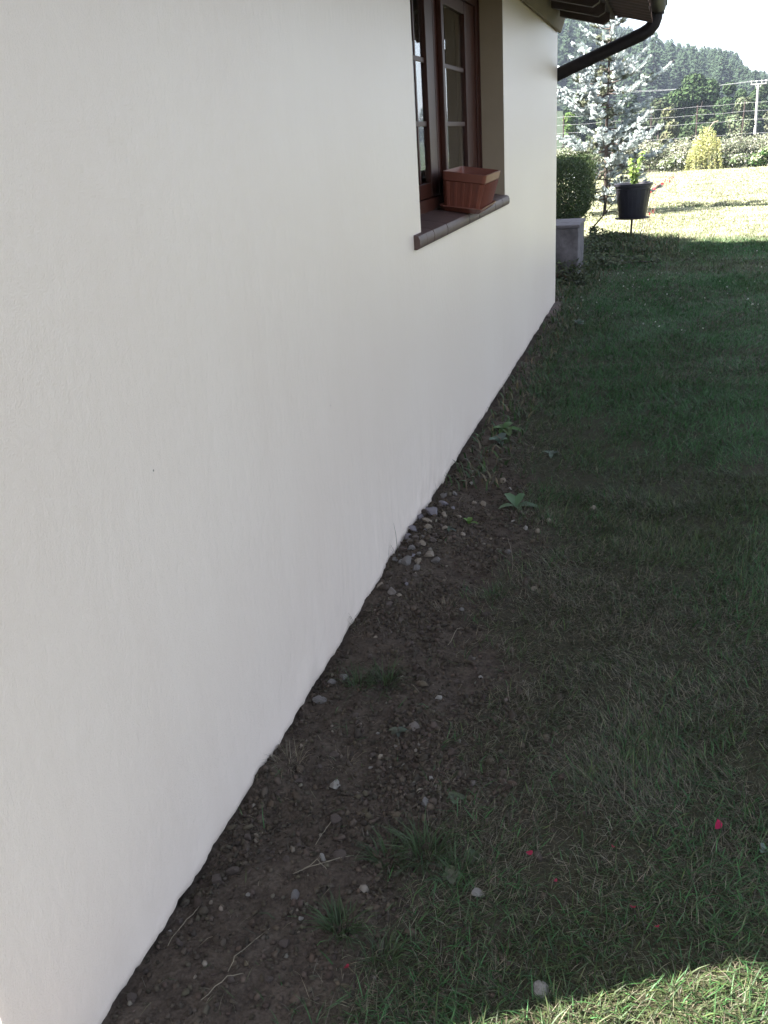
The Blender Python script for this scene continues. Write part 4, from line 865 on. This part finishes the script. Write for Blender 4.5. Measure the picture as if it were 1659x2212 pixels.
TR = [(4.9, 104, 2.3, 4.7, (.045, .075, .034), 'broad green tree filling the gap behind the two round trees'), (1.2, 103, 2.2, 4.4, (.04, .07, .034), 'broad dark tree behind the tallest round tree, nearer the spruce'), (8.2, 106, 2.2, 4.3, (.045, .075, .034), 'broad green tree just left of the crossarm, farther off'),
      (3.1, 92, 2.7, 5.55, GR, 'tallest round green tree beyond the fence, between spruce and yellow plant'), (6.45, 96, 1.75, 4.75, (.055, .09, .042), 'rounded green tree just before the utility pole'),
      (9.6, 99, 2.1, 4.5, (.055, .085, .04), 'wide green tree behind the utility pole'), (.3, 84, 1.9, 3.6, (.075, .095, .055), 'dull green tree behind the right spruce branches'), (-2.6, 95, 2.2, 4.4, (.04, .065, .03), 'dark tree right behind the spruce'),
      (-5.6, 99, 1.9, 4.9, (.035, .055, .028), 'dark tree behind the left spruce branches'), (-5.6, 70, .85, 3.75, (.12, .19, .06), 'small bright green tree seen left of the spruce trunk'), (-7.7, 97, 1.8, 4.6, (.035, .055, .03), 'dark tree at the house corner'),
      (6.0, 71, 1.5, 2.9, (.13, .16, .095), 'pale domed willowy bush beyond the fence, beside the right fence post'), (1.0, 66, 1.3, 2.55, (.14, .155, .085), 'pale rounded bush beyond the fence, nearer the spruce'),
      (8.95, 78, 1.15, 2.7, (.13, .14, .09), 'pale tree just past the utility pole foot'), (11.6, 84, 2.2, 4.0, (.12, .13, .08), 'pale leafy tree at the far edge'), (3.6, 78, 1.9, 2.4, (.05, .075, .035), 'low dark bush in front of the tallest tree'),
      (-1.2, 74, 1.6, 2.5, (.05, .07, .04), 'low dark bush behind the spruce trunk'), (-3.6, 76, 1.7, 2.6, (.06, .08, .045), 'low bush behind the left spruce branches')]
for k, (x, y, w_, tp, c, lb) in enumerate(TR): tree(x, y, w_ * (1.15 if w_ > 1.85 else 1.0), tp, c, lb, n=15000 if w_ > 1.6 else 7000, size=.10 + .022 * w_, seed=k + 3)

# ------------------------------------------------------------------ conifer wood on the hill
def conifer_mesh(seed, nwh=15):
    """narrow crown of many drooping spiky sprays round a stem; unit height"""
    g_ = np.random.default_rng(seed); n = 620; t = g_.random(n) ** 1.15; z = .10 + .88 * t; a = g_.uniform(0, 6.283, n)
    lob = 1 + .22 * np.sin(a * 3 + seed + z * 9) + .18 * np.sin(z * 45 + a * 2)
    rad = (.165 * (1 - t) ** .8 + .010) * lob * np.clip(g_.normal(.85, .22, n), .25, 1.3)
    dx, dy = np.cos(a), np.sin(a); L = .035 + .05 * (1 - t); hw = .013 + .016 * (1 - t)
    b0 = np.stack([dx * rad * .75, dy * rad * .75, z + .012], 1); tip = np.stack([dx * (rad + L * .6), dy * (rad + L * .6), z - .018 + .05 * g_.random(n)], 1)
    sd = np.stack([-dy, dx, g_.normal(0, .35, n)], 1) * hw[:, None]
    up_ = (b0 + tip) / 2 + np.array([0, 0, .016])
    V = np.stack([b0 - sd, b0 + sd, tip, up_], 1).reshape(-1, 3); k = np.arange(n) * 4
    F = np.concatenate([np.stack([k, k + 2, k + 3], 1), np.stack([k + 2, k + 1, k + 3], 1), np.stack([k + 1, k, k + 3], 1)])
    C = np.repeat(np.array([(.026, .042, .025)]) * g_.uniform(.6, 1.6, (n, 1)), 4, 0)
    b1 = len(V); tv = []
    for q in range(6): w2 = q * 1.047; tv += [(.013 * math.cos(w2), .013 * math.sin(w2), -.03), (.004 * math.cos(w2), .004 * math.sin(w2), .97)]
    tf = []
    for q in range(6): j = (q + 1) % 6; tf += [(b1 + 2*q, b1 + 2*j, b1 + 2*j + 1), (b1 + 2*q, b1 + 2*j + 1, b1 + 2*q + 1)]
    return np.concatenate([V, np.array(tv)]), np.concatenate([F, np.array(tf)]), np.concatenate([C, np.tile((.07, .055, .045), (12, 1))])
protos = []
for s in range(5):
    V, F, C = conifer_mesh(s + 2, 13 + s); protos.append((V, F, C))
cand = []; g = np.random.default_rng(5)
tries = 0
while len(cand) < 1500 and tries < 200000:
    tries += 1; az = g.uniform(-6.6, 6.6) if len(cand) < 1380 else g.uniform(-16, 14); r = 190 + 370 * g.random() ** .8
    x, y = .99 + r * math.sin(R(az)), r * math.cos(R(az)); sp2 = 2.4 + r * .0052
    if any((x - c_[0]) ** 2 + (y - c_[1]) ** 2 < sp2 ** 2 for c_ in cand[-400:]): continue
    cand.append((x, y, r))
ridge = []
for az in np.arange(-15, 13, .2):
    r = 540 + g.uniform(-14, 14); a2 = az + g.uniform(-.08, .08); ridge.append((.99 + r * math.sin(R(a2)), r * math.cos(R(a2)), r))
allc = cand + ridge
azs = [math.degrees(math.atan2(c_[0] - .99, c_[1])) for c_ in allc]
inview = [c_ for c_, a in zip(allc, azs) if -6.4 < a < 5.6]; outv = [c_ for c_, a in zip(allc, azs) if not -6.4 < a < 5.6]
inview.sort(key=lambda c_: c_[2]); 
single = [c_ for k, c_ in enumerate(inview)][:285]; rest = inview[285:] + outv
pm = []
for k, (V, F, C) in enumerate(protos):
    me_o = mesh_np('hill_conifer', V, [F], m_far, col=C); pm.append(me_o)
SKA = [-180, -14, -6, -4, -2.8, -1.5, -.6, 1.25, 2.9, 3.3, 3.75, 4.1, 5.2, 8, 20, 180]; SKE = [8, 8, 7.4, 6.6, 5.6, 5.1, 4.65, 4.0, 3.8, 3.55, 3.1, 2.6, 2.3, 2.0, 2.4, 3]
def hgt_of(x, y, r):
    h_ = 11.5 + 5.5 * g.random(); el_ = np.interp(math.degrees(math.atan2(x - .99, y)), SKA, SKE)
    return min(h_, r * math.tan(R(el_ * g.uniform(.86, 1.02))) + 1.6 - float(gz(x, y)))
for k, (x, y, r) in enumerate(single):
    o = pm[k] if k < len(pm) else pm[k % len(pm)].copy()
    if k >= len(pm): SC.collection.objects.link(o)
    hh = max(4.5, hgt_of(x, y, r)); o.scale = (hh * g.uniform(.8, 1.15),) * 2 + (hh,); o.rotation_euler = (0, 0, g.uniform(0, 6.28)); o.location = (x, y, float(gz(x, y)) - .3)
    o['label'] = 'tall dark green conifer in the wood covering the hill'; o['category'] = 'conifer'; o['group'] = 'conifers on the hill'
VB, FB, CB = [], [], []; off = 0
for (x, y, r) in rest:
    V, F, C = protos[int(g.integers(0, 5))]; hh = max(4.5, hgt_of(x, y, r)); a = g.uniform(0, 6.28); ca, sa = math.cos(a), math.sin(a); wv_ = hh * g.uniform(.8, 1.15)
    VB.append(np.stack([(V[:, 0] * ca - V[:, 1] * sa) * wv_ + x, (V[:, 0] * sa + V[:, 1] * ca) * wv_ + y, V[:, 2] * hh + float(gz(x, y)) - .3], 1)); FB.append(F + off); CB.append(C * g.uniform(.85, 1.2)); off += len(V)
o = mesh_np('far_wood', np.concatenate(VB), [np.concatenate(FB)], m_far, col=np.concatenate(CB)); tag(o, 'dense dark conifer wood along the top of the hill', 'wood', kind='stuff')
mb = MB(); mb.box((float(X[0]) - 20, float(Y[0]) - 20, -6), (float(X[-1]) + 20, float(Y[-1]) + 20, 150)); hz = mb.build('haze', [], None)
m, nt, b = new_mat('haze_air'); nt.nodes.remove(b); v = nt.nodes.new('ShaderNodeVolumePrincipled'); v.inputs['Color'].default_value = (.62, .72, .95, 1); v.inputs['Density'].default_value = .00055; v.inputs['Anisotropy'].default_value = .3
nt.links.new(v.outputs[0], nt.nodes['Material Output'].inputs['Volume']); hz.data.materials.append(m); tag(hz, 'thin bluish haze over the valley', 'haze', kind='stuff')
print('COUNTS blades', len(lawn.data.polygons) // 2, 'conifers', len(single), len(rest), 'crumbs', len(cr.data.polygons) // 20)
